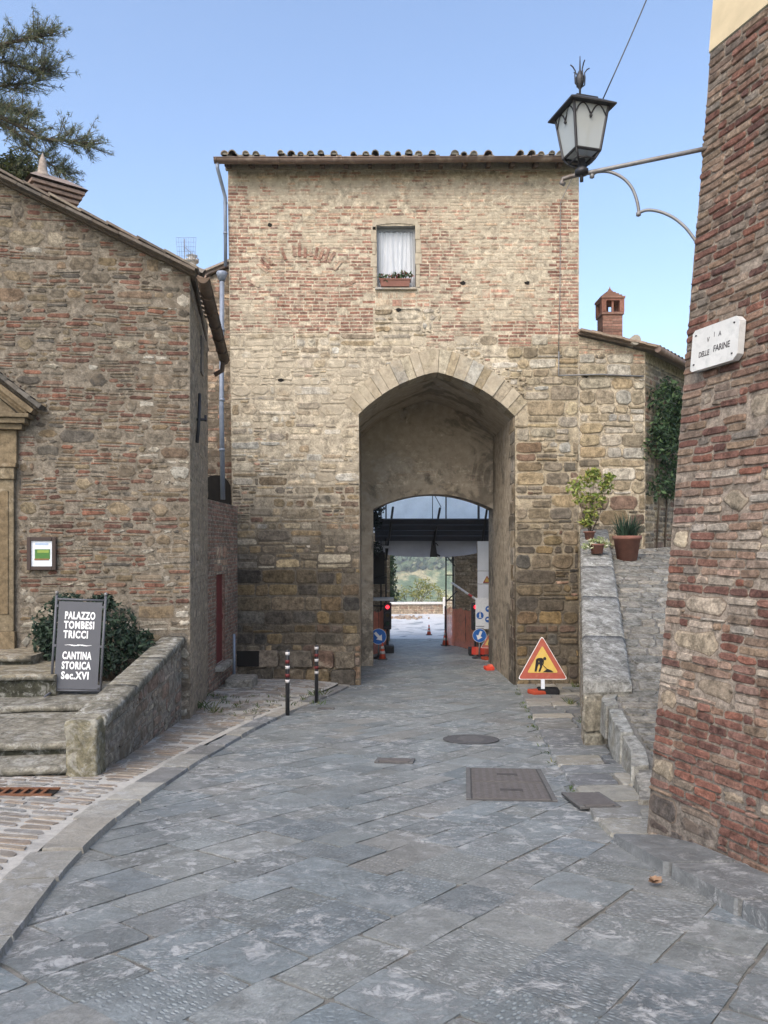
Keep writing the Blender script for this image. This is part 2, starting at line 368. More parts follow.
def masonry(mb,P,U,V,kind,inside,cw=.05,ch=.0375,warp=None,mortar=None,msub=.25,mskip=None,band=(3,7)):
    """opus incertum on a cell grid. kind(u,v)->dict(w=(a,b),h=(a,b) in cells,col=fn,depth,alpha,drop,nv,...)"""
    nu=int(U/cw); nvv=int(V/ch); occ=np.zeros((nvv,nu),bool); idg=np.full((nvv+1,nu+2),-1); sid=0
    for j in range(nvv):
        for i in range(nu):
            if not inside((i+.5)*cw,(j+.5)*ch): occ[j,i]=True
    def put(i,j,w,h,k):
        if R.random()<k.get('drop',0): return
        mb.curmor=k.get('mor'); d=k.get('depth',.02)*R.uniform(.45,1.2)*.75; jx=lambda:R.uniform(-.22,.22)*cw
        al_=k.get('align')
        add_stone(mb,P,i*cw+(0 if al_ else jx()),j*ch,(i+w)*cw+(0 if al_ else jx()),(j+h)*ch,d,k['col'](),min(1,max(0,k.get('alpha',0)+R.uniform(-.12,.12))),
                  k.get('jit',.006),k.get('rnd',.2),k.get('gap',.006),k.get('nv',8),warp,back=-.004,rim=k.get('rim',.014 if k['h'][1]<=2 else .03))
    # first the coursed rubble: bands of uneven height, each filled with blocks that are split at random
    j=0
    while j<nvv:
        H=min(R.randint(*band),nvv-j); i=0
        while i<nu:
            if occ[j+H//2,i]: i+=1; continue
            k=kind((i+.5)*cw,(j+H/2)*ch)
            if k.get('align'): i+=1; continue
            thin=k['h'][1]<=2
            wb=R.randint(5,12) if thin else R.randint(max(3,int(H*.8)),max(4,int(H*2.1)))
            ww=0
            while ww<wb and i+ww<nu and not occ[j:j+H,i+ww].all() and not occ[j+H//2,i+ww]: ww+=1
            if ww<1: i+=1; continue
            rows=[]
            if thin:
                q=0
                while q<H: h=min(R.choice(k.get('hs',(1,2,2))),H-q); rows.append((q,h)); q+=h
            elif H>=5 and R.random()<k.get('split',.45) or H>=k.get('hmax',7): a=R.randint(2,H-2); rows=[(0,a),(a,H-a)]
            else: rows=[(0,H)]
            for q,h in rows:
                x=0
                while x<ww:
                    if thin: w=R.randint(*k['w'])
                    else: w=ww if (len(rows)==1 or R.random()<.5) else R.randint(min(ww,max(2,ww//3)),ww)
                    w=min(w,ww-x)
                    if ww-x-w<2: w=ww-x
                    if thin and w<2 and ww>3: w=min(2,ww-x)
                    blk=occ[j+q:j+q+h,i+x:i+x+w]
                    if not blk.any():
                        kk=k if x==0 and q==0 else kind((i+x+.5)*cw,(j+q+h/2)*ch)
                        if kk.get('align'): kk=k
                        if not thin and kk['h'][1]<=2: kk=k
                        kk=dict(kk); kk['mor']=k.get('mor'); occ[j+q:j+q+h,i+x:i+x+w]=True; put(i+x,j+q,w,h,kk)
                    x+=w
            i+=ww
        j+=H
    for j in range(nvv):
        i=0
        while i<nu:
            if occ[j,i]: i+=1; continue
            u=(i+.5)*cw; v=(j+.5)*ch
            k=kind(u,v)
            w=R.randint(*k['w']); h=R.randint(*k['h'])
            if 'align' in k and k['align']:
                h=h-(j%h) if j%h else h
            ww=0
            while ww<w and i+ww<nu and not occ[j,i+ww]: ww+=1
            # avoid slivers
            rest=0
            while i+ww+rest<nu and not occ[j,i+ww+rest] and rest<3: rest+=1
            if 0<rest<=1+ (w>4): 
                if rest<3: ww+=rest
            hh=1
            if not k.get('align') and k['w'][1]>2: h=min(h,max(1,ww))
            while hh<h and j+hh<nvv and not occ[j+hh,i:i+ww].any(): hh+=1
            occ[j:j+hh,i:i+ww]=True; idg[j:j+hh,i:i+ww]=sid; sid+=1
            put(i,j,ww,hh,k)
            i+=ww
    mb.curmor=None
    # mortar sheet
    if mortar:
        a=int(U/msub)+1; b=int(V/msub)+1
        us=[U*x/a for x in range(a+1)]; vs=[V*x/b for x in range(b+1)]
        for q in range(b):
            for p in range(a):
                um,vm=(us[p]+us[p+1])/2,(vs[q]+vs[q+1])/2
                if mskip and mskip(us[p],us[p+1],vs[q],vs[q+1]): continue
                mb.poly([P(us[p],vs[q],0),P(us[p+1],vs[q],0),P(us[p+1],vs[q+1],0),P(us[p],vs[q+1],0)],(*mortar(um,vm),.25))
def pick(*cols,k=1.0):
    cols=[tuple(k*q for q in c) for c in cols]
    def f():
        c=R.choice(cols); b=R.choice(cols); q=R.random()*.5; return jit(tuple(x+(y-x)*q for x,y in zip(c,b)),.14)
    return f
def arch_profile(xl,xr,zs,rise,bulge,n=10):
    """pointed arch, list of (x,z) from left spring over apex to right spring"""
    xm=(xl+xr)/2; out=[]
    for k in range(n+1):
        t=k/n; x=xl+(xm-xl)*t; z=zs+rise*t; L=math.hypot(xm-xl,rise); nx,nzz=-rise/L,(xm-xl)/L
        b=bulge*4*t*(1-t); out.append((x+nx*b,z+nzz*b))
    rt=[(2*xm-x,z) for x,z in out[:-1]][::-1]
    return out+rt
def lump_sheet(mb,fn,us,vs,colfn):
    idx=[[mb.pts([fn(u,v)])[0] for u in us] for v in vs]
    for j in range(len(vs)-1):
        for i in range(len(us)-1):
            mb.face((idx[j][i],idx[j][i+1],idx[j+1][i+1],idx[j+1][i]),colfn(us[i],vs[j]),None,True)
def roof_tiles(mb,o,along,down,length,depth,sp=.22,r=.09,under=True,tl=.42,gap=0.0,tone=((.26,.20,.15),(.31,.26,.20),(.24,.225,.19),(.36,.32,.26),(.20,.185,.16))):
    """rows of half-round clay tiles; o = lower-left eave corner, along = eave dir, down = up-slope dir"""
    along=Vector(along).normalized(); up=Vector(down).normalized(); nrm=along.cross(up).normalized()
    if nrm.z<0: nrm=-nrm
    o=Vector(o); n=int(length/sp)
    # deck
    a=[o,o+along*length,o+along*length+up*depth,o+up*depth]
    mb.prism(a,-nrm*.05,(.10,.075,.055,0))
    for i in range(n):
        if R.random()<gap: continue
        x=(i+.5)*sp+R.uniform(-.05,.05); s=-R.uniform(.0,.13); 
        while s<depth-.05:
            e=min(s+tl*1.12,depth); c=(*jit(R.choice(tone),.2),0)
            r0=r*R.uniform(.8,1.12); lift=R.uniform(.0,.03)
            ring=[]
            for ss,rr,dz in((s,r0,.025+lift),(e,r0*.86,.005)):
                ring.append(mb.pts([o+along*(x+rr*math.cos(t))+nrm*(rr*math.sin(t)*.95+dz)+up*ss for t in [math.pi*q/6 for q in range(7)]]))
                ring.append(mb.pts([o+along*(x+(rr-.016)*math.cos(t))+nrm*((rr-.016)*math.sin(t)*.95+dz-.003)+up*ss for t in [math.pi*q/6 for q in range(7)]]))
            A,Ai,B,Bi=ring
            for q in range(6):
                mb.face((A[q],A[q+1],B[q+1],B[q]),c,None,True); mb.face((A[q],Ai[q],Ai[q+1],A[q+1]),c); mb.face((Ai[q],Bi[q],Bi[q+1],Ai[q+1]),c)
            if s<.2 and R.random()<.75: mb.poly([along*.0+Vector(mb.v[q])+up*.03 for q in Ai],(*jit((.33,.30,.245),.2),0))
            s+=tl*R.uniform(.94,1.0)
        # pan tile: shallow channel end between covers
        xc=(i+1)*sp; c=(*jit(R.choice(tone),.2),0)
        mb.box(o+along*xc+nrm*.02+up*(depth/2-.02),(1,1,1),c,Matrix((along*(sp*.5),up*(depth),nrm*.03)).transposed())
def leaf_cloud(mb,centers,n,size,cols,flat=.0,aspect=1.7,norm_up=.3):
    """centers: list of (vec, radius xyz); n leaves each"""
    for c,rad in centers:
        c=Vector(c)
        for _ in range(n):
            d=Vector((R.gauss(0,1),R.gauss(0,1),R.gauss(0,1))).normalized()*(R.random()**.45)
            p=c+Vector((d.x*rad[0],d.y*rad[1],d.z*rad[2]))
            nr=(d*.6+Vector((R.gauss(0,.6),R.gauss(0,.6),R.gauss(0,.6)+norm_up))).normalized()
            a=nr.orthogonal().normalized(); a=(Matrix.Rotation(R.uniform(0,6.28),3,nr)@a); b=nr.cross(a)
            s=size*R.uniform(.6,1.3); cc=(*jit(R.choice(cols),.25),0)
            tip=p+a*s*aspect*.5-nr*s*.15; root=p-a*s*aspect*.5
            i=mb.pts([root,p+b*s*.36+nr*s*.05,tip,p-b*s*.36+nr*s*.05]); mb.face(i,cc)
# ================================================================= GROUND
def terrain(x,y):
    if y<=41: 
        z=gz(y)-.10
        if y<-8: z=gz(-8)-.10
    else:
        t=y-41
        z=gz(40.9)-.1-min(t*.6,30)-max(0,min((t-50)*.12,55))
        if t>330: z+= (1-math.cos(min((t-330)/500,1)*math.pi))/2*(128+22*nz(x,y,.004)+10*nz(x,y,.011))
        z+= (2.0*nz(x,y,.02)*min(t/60,1)) + 7*nz(x,y,.006,2)*min(t/200,1)
    if y<=41: z-= max(0,abs(x)-14)*.25
    return z
mb=MB()
xs=[-1600,-1100,-700,-420,-260,-170,-110,-75,-50,-34,-24,-17,-12,-8,-5,-2.5,0,2.5,5,8,12,17,24,34,50,75,110,170,260,420,700,1100,1600]
ys=[-120,-60,-30,-15,-8,-4,0,3,6,9,12,15,18,21,25,30,35,40.9,42,45,50,56,64,75,90,110,140,180,230,290,350,410,470,530,590,650,720,800,900,1100,1500,2200]
xs2=[]; 
for a,b in zip(xs,xs[1:]):
    k=4 if abs(a)<300 and abs(a)>20 else 2
    xs2+= [a+(b-a)*q/k for q in range(k)]
xs2.append(xs[-1])
lump_sheet(mb,lambda x,y:(x,y,terrain(x,y)),xs2,ys,lambda x,y:(.2,.2,.1,0))
t=NT('hill_ground'); v=t.coord()
wood=t.rng(t.noise(v,.05,9,.7,.5),.40,.52,0,1); fld=t.noise(v,.012,3,.5)
c=t.mix(t.rng(fld,.4,.6,0,1),(.42,.42,.22),(.38,.33,.19)); c=t.mix(wood,c,(.11,.16,.08))
cl=t.noise(v,.35,4,.7); c=t.val(c,t.rng(cl,.3,.7,.6,1.4))
M['hill']=t.fin(c,.95,0,t.bump(cl,.8,2.0),.05)
struct(mb.build('ground',M['hill']))
# ---- road slabs
def P_g(x,y,h): return (x,y,gz(y)+h)
mb=MB()
ang=math.radians(52); ca,sa=math.cos(ang),math.sin(ang)
def rot(u,v): return (u*ca-v*sa, u*sa+v*ca)
slabcols=[(.163,.184,.187),(.176,.194,.194),(.153,.172,.177),(.186,.200,.196),(.170,.186,.184),(.182,.189,.182)]
manholes=[]   # (x,y,hx,hy) kept free of slabs
vcur=-30.0
while vcur<34:
    h=R.uniform(.26,.46); ucur=-12-R.uniform(0,1)
    while ucur<46:
        w=R.uniform(.28,.62)
        cx,cy=rot(ucur+w/2,vcur+h/2)
        if -6<cy<41 and -4.6<cx<4.6:
            if kerbL(cy)-.5<cx<kerbR(cy)+.5 or cy>16:
                col=jit(R.choice(slabcols),.12)
                if cy>21.5: col=tuple(x*1.5 for x in col)  # slabs past the arch lightened in colour to suggest the daylight outside
                g=R.uniform(.0,.004); dz=R.uniform(-.0025,.0025); tx=R.uniform(-.005,.005); ty=R.uniform(-.005,.005)
                corners=[(ucur+g,vcur+g),(ucur+w-g,vcur+g),(ucur+w-g,vcur+h-g),(ucur+g,vcur+h-g)]
                corners=[(a+R.uniform(-.012,.012),b+R.uniform(-.012,.012)) for a,b in corners]
                # subdivide outline so slabs follow the slope and have worn edges
                ring=[]
                for q in range(4):
                    a,b=corners[q],corners[(q+1)%4]
                    for s in (0.04,.35,.65,.96): ring.append((a[0]+(b[0]-a[0])*s+R.uniform(-.005,.005),a[1]+(b[1]-a[1])*s+R.uniform(-.005,.005)))
                al=R.choice([0,.2,.5,.8,1,1]); off=R.uniform(0,50)
                hang=R.choice([0,0,math.pi/2,math.pi/4])
                def patf(a,b): 
                    a-=ucur;b-=vcur
                    return (a*math.cos(hang)-b*math.sin(hang)+off,a*math.sin(hang)+b*math.cos(hang)+off,0)
                top=[];low=[];pt=[]
                mu,mv=ucur+w/2,vcur+h/2
                for a,b in ring:
                    x,y=rot(mu+(a-mu)*.993,mv+(b-mv)*.993); z=gz(y)+.016+dz+(a-mu)*tx+(b-mv)*ty
                    top.append((x,y,z)); pt.append(patf(a,b))
                    x,y=rot(a,b); low.append((x,y,gz(y)-.02))
                x,y=rot(mu,mv); it=mb.pts(top); il=mb.pts(low); n=len(ring)
                mb.face(it,(*col,al),pt)
                for q in range(n): mb.face((il[q],il[(q+1)%n],it[(q+1)%n],it[q]),(*[k*.8 for k in col],0),[(0,0,0)]*4)
        ucur+=w
    vcur+=h
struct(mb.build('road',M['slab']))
mb=MB()
lump_sheet(mb,lambda x,y:(x,y,gz(y)+.009+.003*nz(x,y,3)),[-9+q*.5 for q in range(37)],[-8+q*.5 for q in range(99)],lambda x,y:(.1,.1,.1,0))
struct(mb.build('road_bed',M['joint']))
# ---- left kerb
mb=MB(); y=-5.0
kcols=[(.12,.128,.132),(.17,.173,.17),(.25,.24,.21),(.10,.108,.115),(.34,.32,.275),(.15,.15,.143)]
while y<16.6:
    L=R.uniform(.42,.85) if y<9 else R.uniform(.6,1.1); y2=min(y+L,16.7)
    wd=.36 if y<9 else .30
    def kp(yy,off,h): 
        d=Vector((kerbL(yy+.1)-kerbL(yy-.1),.2,0)).normalized(); n=Vector((-d.y,d.x,0))
        p=Vector((kerbL(yy),yy,0))+n*off; return (p.x,p.y,gz(yy)+h)
    col=jit(R.choice(kcols),.1); hh=.058+R.uniform(-.010,.010); g=.015
    n=5; yy=[y+g+(y2-y-2*g)*k/(n-1) for k in range(n)]
    ko=R.uniform(0,.008); wd2=wd*R.uniform(.78,1.0); ri=[kp(q,.022+ko+R.uniform(-.004,.004),hh-.006) for q in yy]; ro=[kp(q,wd2-.01+R.uniform(-.014,.014),hh) for q in yy]
    bi=[kp(q,0,-.05) for q in yy]; bo=[kp(q,wd2,-.05) for q in yy]
    I=mb.pts(ri);O=mb.pts(ro);BI=mb.pts(bi);BO=mb.pts(bo); c=(*col,R.choice([0,.3,1]))
    for k in range(n-1):
        mb.face((I[k],I[k+1],O[k+1],O[k]),c,[(k,0,0)]*4); mb.face((BI[k],BI[k+1],I[k+1],I[k]),c); mb.face((BO[k],BO[k+1],O[k+1],O[k]),c)
    mb.face((I[0],O[0],BO[0],BI[0]),c); mb.face((I[-1],O[-1],BO[-1],BI[-1]),c)
    y=y2
struct(mb.build('kerb',M['kerb']))
# ---- left sidewalk: bed + pavers
def lz(x,y):
    d=max(0,kerbL(min(y,16.7))-x)
    return gz(y)+.038+.03*min(d/3,1)+.010*nz(x,y,1.7)+ (.10*min(max(y-12.5,0)/3,1)*min(d/1.0,1))
mb=MB()
ys=[-6+q*.3 for q in range(78)]
lump_sheet(mb,lambda s,y:(kerbL(min(y,16.7))-.30-s,y,lz(kerbL(min(y,16.7))-.30-s,y)),[0,.3,.6,.9,1.2,1.6,2,2.5,3,4,6,8],ys,lambda x,y:(.2,.2,.2,0))
struct(mb.build('sidewalk',M['whitejoint']))
mb=MB(); pc=[(.24,.20,.16),(.21,.185,.155),(.19,.18,.165),(.265,.22,.17),(.23,.185,.145),(.21,.20,.18)]
y=-5.0
while y<16.6:
    h=R.uniform(.10,.17) if y<7.6 else R.uniform(.10,.2); s=.38
    smax=3.2 if y<12 else 2.6
    while s<smax:
        w=R.uniform(.22,.42); xk=kerbL(y+h/2)
        if R.random()<.93 and not(y>12.6 and R.random()<.30):
            g=R.uniform(.012,.026) if y<7.5 else R.uniform(.006,.014)
            P=lambda a,b,d:(kerbL(b)-a,b+.25*(a-.38),lz(kerbL(b)-a,b+.25*(a-.38))+d)
            add_stone(mb,P,s,y,s+w,y+h,.008,jit(R.choice(pc),.12),.2,.012,.3,g,8,None,.3,-.02)
        s+=w
    y+=h
for f in range(len(mb.p)): mb.p[f]=[(0,0,0)]*len(mb.f[f])
struct(mb.build('sidewalk_pavers',M['kerb']))
# ---- right pavement
def rz(x,y): return gz(y)+.022
mb=MB(); 
y=5.25
while y<17.0:
    h=R.uniform(.4,.7); xl=kerbR(y+h/2)+.03; s=0
    while s<2.0:
        w=R.uniform(.35,.75); P=lambda a,b,d:(kerbR(b)+.03+a,b+.12*a,gz(b+.12*a)+.034+d)
        add_stone(mb,P,s,y,s+w,min(y+h,17.0),.014,jit(R.choice([(.165,.175,.175),(.13,.14,.148),(.235,.222,.185),(.19,.19,.175),(.28,.265,.225)]),.14),R.choice([0,.2,.6]),.014,.12,.009,8,None,.3,-.03)
        s+=w
    y+=h
for f in range(len(mb.p)): mb.p[f]=[(v[0]*1,v[1],0) for v in [mb.v[k] for k in mb.f[f]]]
struct(mb.build('pavement',M['kerb']))
mb=MB(); y=-5.0   # raised kerb against the brick house
while y<5.2:
    L=R.uniform(.6,1.0); y2=min(y+L,5.22)
    P=lambda a,b,d:(kerbR(b)+a,b,gz(b)+d+.012+.035*min(1,(5.3-b)/.8))
    add_stone(mb,P,0,y,.44,y2,.055,jit(R.choice([(.16,.168,.168),(.20,.19,.165),(.14,.15,.153)]),.12),.2,.008,.05,.008,12,None,.12,-.12)
    add_stone(mb,P,.44,y,1.5,y2,.03,jit((.17,.165,.15),.08),.2,.008,.06,.004,8,None,.3,-.12)
    y=y2
for f in range(len(mb.p)): mb.p[f]=[(v[0]*1,v[1],0) for v in [mb.v[k] for k in mb.f[f]]]
struct(mb.build('kerb',M['kerb']))
# ---- ramped lane up to the right
_ry=[5.0,5.6,6.5,8,9.4,11,13,15.5,17,20,26]; _rzv=[-2.04,-2.06,-2.09,-2.0,-1.86,-1.42,-.88,-.27,-.1,0,.1]
def rampz(y): return E+float(np.interp(y,_ry,_rzv))
def rampxl(y): return float(np.interp(y,[5.4,6.4,7.6,9.3,9.5,17,30],[1.80,2.12,2.42,2.62,2.80,4.62,6.2]))
mb=MB()
y=5.4; ey=5.4
while y<19:
    h=R.uniform(.16,.30); s=0
    if y<9.4 and y>=ey:
        eh=R.uniform(.55,.95); P=lambda a,b,d:(rampxl(b)-.02+a,b,rampz(b)+.01*nz(a,b,2)+d)
        add_stone(mb,P,0,y,.19,min(y+eh,9.42),.035,jit((.24,.235,.21),.1),.3,.02,.12,.004,12,None,.35,-.35); ey=y+eh
    while s<3.6:
        w=R.uniform(.22,.5)
        P=lambda a,b,d:(rampxl(b)+a,b,rampz(b)+.01*nz(a,b,2)+d)
        edge=(s==0 and y<9.4)
        if edge: s+=.19; continue
        col=jit((.30,.29,.265),.1) if edge else jit(R.choice([(.20,.185,.155),(.165,.155,.13),(.23,.21,.17),(.15,.143,.122)]),.14)
        add_stone(mb,P,s,y,s+w,y+h,.03 if edge else .018,col,.7 if edge else .15,.012,.22,.008,8,None,.35,-.35 if edge else -.03)
        s+=w
    y+=h
for f in range(len(mb.p)): mb.p[f]=[(v[0]*.8,v[1],0) for v in [mb.v[k] for k in mb.f[f]]]
struct(mb.build('lane',M['rough']))
mb=MB()
yy=[5.4+q*.3 for q in range(60)]
lump_sheet(mb,lambda s,y:(rampxl(y)+.05+s,y,rampz(y)-.004+.006*nz(s,y,3)),[0,.5,1,2,4,7],yy,lambda x,y:(.2,.2,.2,0))
struct(mb.build('lane_bed',M['joint']))
# ================================================================= GATE TOWER
TY=17.0; S=TY/F
def tx(px): return (px-384)*S
def tz(py): return E+(HZ-py)*S
TX0,TX1=tx(228),tx(579); TZ0=E-3.45; TZ1=tz(163)
tower=thing('gate_tower',(0.45,TY,gz(TY)),'tall stone and brick gate tower with a pointed archway and tiled eaves','gate tower')
AXL,AXR=tx(357),tx(514.5); ASP=tz(416); ARISE=.97; ABUL=.15
prof=arch_profile(AXL,AXR,ASP,ARISE,ABUL,10)
def prof_z(x,pr=prof):
    for (a,b),(c,d) in zip(pr,pr[1:]):
        if a<=x<=c: return b+(d-b)*(x-a)/max(c-a,1e-6)
    return -1e9
def outer_ring():
    n=len(prof); o=[]
    for k,(x,z) in enumerate(prof):
        a=prof[max(k-1,0)]; b=prof[min(k+1,n-1)]
        dx,dz=b[0]-a[0],b[1]-a[1]; L=math.hypot(dx,dz); w=.40+.12*math.sin(math.pi*k/(n-1))
        nx,nn=-dz/L,dx/L
        if k==n//2: nx,nn=0,1
        o.append((x+nx*w,z+nn*w))
    return o
oring=outer_ring()
WX0,WX1,WZ0,WZ1=tx(376.5),tx(415.5),tz(287.5),tz(226)
def twarp(u,v): return (u+.018*nz(u,v,1.3,1),v+.022*nz(u,v,1.1,2)+.01*nz(u,v,4,3))
def TP(u,v,d): return (TX0+u+.15*max(0,1-v/11)*max(0,1-u/7.5),TY-d,TZ0+v)
def tin(u,v):
    x,z=TX0+u,TZ0+v
    if WX0-.06<x<WX1+.06 and WZ0-.12<z<WZ1+.14: return False
    if AXL-.0<x<AXR+.0 and z<ASP: return False
    if z>=ASP-.2 and oring[0][0]<x<oring[-1][0]:
        if z<prof_z(x,oring): return False
    return True
BR=pick((.27,.14,.10),(.235,.12,.088),(.31,.18,.13),(.29,.165,.12),(.21,.115,.088),(.36,.25,.18),(.32,.225,.165))
BRP=pick((.36,.21,.15),(.42,.29,.20),(.31,.17,.12),(.46,.36,.25),(.38,.30,.21))
ST=pick((.52,.48,.40),(.21,.175,.13),(.46,.40,.30),(.42,.355,.25),(.35,.29,.205),(.50,.455,.37),(.30,.24,.155),(.37,.345,.29),(.41,.32,.20),(.28,.235,.18))
SD=(lambda *c: pick(*[tuple(.80*q for q in x) for x in c]))((.33,.26,.16),(.11,.095,.075),(.25,.20,.135),(.21,.165,.11),(.18,.15,.115),(.28,.23,.165),(.15,.13,.10),(.23,.205,.165),(.27,.20,.115),(.23,.14,.10))  # lower tower stone: soiled tones, darkened further in colour for weaker skylight
SV=(lambda *c: pick(*[tuple(.74*q for q in x) for x in c]))((.24,.175,.09),(.07,.062,.052),(.14,.115,.08),(.175,.135,.085),(.12,.10,.078),(.20,.16,.11),(.10,.088,.072),(.20,.145,.075),(.155,.14,.115),(.135,.088,.065))  # lowest stone: damp and soot tones, plus street shade put into the colour
SR=(lambda *c: pick(*c,k=.88))((.46,.41,.33),(.19,.155,.11),(.37,.305,.205),(.32,.25,.155),(.42,.37,.285),(.28,.225,.15),(.35,.325,.275),(.24,.195,.135),(.38,.30,.18))
def tkind(u,v):
    px=384+(TX0+u)/S; py=HZ-(TZ0+v-E)/S; n=nz(u,v,.8,5); m=nz(u,v,1.9,9)
    brick=dict(w=(4,6),h=(2,2),align=1,col=BR,depth=.016,alpha=.10,gap=.006,rnd=.15,jit=.005,nv=4)
    if py<338+5*m+ (8 if px>420 else 0):
        strong= (424<px<460 and py>228) or (px>546 and py>200) or (px<247 and 185<py<340) or (334<px<374 and py>232+8*m) or (416<px<424) or (268<px<340 and py>275+12*m) or (250<px<580 and py>322 and m>-.35)
        if 376<px<418 and 290<py<306: return dict(w=(1,1),h=(5,6),col=BRP,depth=.015,alpha=.3,gap=.006,nv=4,drop=.1)
        if 472<px<528 and 291<py<300: return dict(w=(1,1),h=(4,5),col=BRP,depth=.015,alpha=.3,gap=.005,nv=4,drop=.1)
        if 372<px<424 and 312<py<338: return dict(w=(4,8),h=(4,7),col=SR,depth=.03,alpha=.1,gap=.02,rnd=.35,jit=.02,nv=12)
        if strong: brick['drop']=.03+.12*(m>.2); brick['alpha']=.16+.22*(n>.0); return brick
        if 420<px<548 and py>225: 
            brick.update(drop=.40 if m<.12 else .15,alpha=.42,col=BRP); return brick
        if py<205: brick.update(drop=.28 if m<.1 else .1,alpha=.44 if py>182 else .34,col=BRP); return brick
        brick.update(drop=.25 if m<.0 else .06,alpha=.30+.25*n,col=BRP if R.random()<.6 else BR); return brick
    right=px>505
    if right:
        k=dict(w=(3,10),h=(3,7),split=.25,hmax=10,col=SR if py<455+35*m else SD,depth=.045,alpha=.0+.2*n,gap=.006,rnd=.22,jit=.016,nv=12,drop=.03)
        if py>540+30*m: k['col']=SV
        if py>520 and R.random()<.12: k.update(w=(4,6),h=(2,2),col=BR)
        if py<400: k['alpha']=.1
        return k
    if py<475+22*n:
        k=dict(w=(2,9),h=(2,7),col=ST,depth=.022,alpha=.22+.55*n,gap=.008,rnd=.3,jit=.014,nv=12,drop=.16)
        if R.random()<.13: k.update(w=(3,5),h=(2,2),col=BRP)
        return k
    if py<570: 
        k=dict(w=(2,9),h=(2,6),col=SD if R.random()<.75 else SR,depth=.022,alpha=.12+.35*n,gap=.008,rnd=.25,jit=.012,nv=12,drop=.06)
        if R.random()<.08: k.update(w=(3,5),h=(2,2),col=BR)
        return k
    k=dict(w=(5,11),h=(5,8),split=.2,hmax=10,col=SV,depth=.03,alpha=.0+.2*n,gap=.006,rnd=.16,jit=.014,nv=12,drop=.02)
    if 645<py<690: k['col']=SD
    return k
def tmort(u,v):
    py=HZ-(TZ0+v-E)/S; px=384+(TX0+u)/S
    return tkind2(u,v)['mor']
def mort_sheet(mb,P,us,vs,skip,colf,al=.25):
    us=sorted(us);vs=sorted(vs)
    for v0,v1 in zip(vs,vs[1:]):
        for u0,u1 in zip(us,us[1:]):
            if u1-u0<1e-4 or v1-v0<1e-4: continue
            if skip((u0+u1)/2,(v0+v1)/2): continue
            cc_=colf((u0+u1)/2,(v0+v1)/2); mb.curmor=cc_; mb.poly([P(u0,v0,0),P(u1,v0,0),P(u1,v1,0),P(u0,v1,0)],(*cc_,al)); mb.curmor=None
mb=MB()
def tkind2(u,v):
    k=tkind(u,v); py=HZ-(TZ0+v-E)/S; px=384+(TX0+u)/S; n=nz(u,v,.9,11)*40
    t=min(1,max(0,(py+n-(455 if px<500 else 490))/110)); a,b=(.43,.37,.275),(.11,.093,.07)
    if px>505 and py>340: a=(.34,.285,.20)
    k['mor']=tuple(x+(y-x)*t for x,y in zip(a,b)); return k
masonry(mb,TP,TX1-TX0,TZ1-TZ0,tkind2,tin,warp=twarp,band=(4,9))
def frange(a,b,n): return [a+(b-a)*k/n for k in range(n+1)]
mus=frange(0,TX1-TX0,40)+[AXL-TX0,AXR-TX0,WX0-TX0,WX1-TX0]; mvs=frange(0,TZ1-TZ0,55)+[WZ0-TZ0,WZ1-TZ0,ASP-TZ0]
def tskip(u,v):
    x,z=TX0+u,TZ0+v
    if WX0<x<WX1 and WZ0<z<WZ1: return True
    if AXL<x<AXR and z<ASP: return True
    if z>ASP and AXL<x<AXR and z<prof_z(x)+.22: return True
    return False
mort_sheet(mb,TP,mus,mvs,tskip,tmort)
# relieving arch of tilted bricks, plus the walls' other sides
for k in range(26):
    t=math.radians(158-k*5.4); 
    if R.random()<.42: continue
    cx,cz=tx(303),tz(300); r=1.16+R.uniform(-.05,.05)
    d=Vector((math.cos(t),0,math.sin(t)*.9)).normalized(); p=Vector((cx+d.x*r,TY-.006,cz+d.z*r*.92))
    mb.box(p,(.065,.03,.30*R.uniform(.7,1)),(*BR(),.3),Matrix.Rotation(math.pi/2-t+R.uniform(-.12,.12),3,'Y'))
TYB=21.2
for x,xo in((TX0+.0,1),(TX1,-1)):
    sh=.15 if xo>0 else 0
    mb.poly([(x+sh,TY,TZ0),(x+sh,TYB,TZ0),(x,TYB,TZ1),(x,TY,TZ1)],(.40,.32,.23,.4))
mb.poly([(TX0,TYB,ASP+1.2),(TX1,TYB,ASP+1.2),(TX1,TYB,TZ1),(TX0,TYB,TZ1)],(.40,.32,.23,.4))
for a,b in((TX0,AXL),(AXR,TX1)): mb.poly([(a,TYB,TZ0),(b,TYB,TZ0),(b,TYB,ASP+1.2),(a,TYB,ASP+1.2)],(.40,.32,.23,.4))
# proud plinth course left of the arch
for px0,px1,yt,yb in((236,352,652,700),):
    x=tx(px0)+.1
    for row,(z0,z1) in enumerate(((TZ0,tz(690)),(tz(690),tz(668)),(tz(668),tz(650)))):
        u=x-TX0
        while u<tx(px1)-TX0-.1:
            w=R.uniform(.45,.9); u2=min(u+w,tx(px1)-TX0)
            add_stone(mb,TP,u,z0-TZ0,u2,z1-TZ0,.09,SD() if row else SV(),.15,.012,.12,.006,12,twarp,.2); u=u2
o=mb.build('wall',M['tower'],tower)
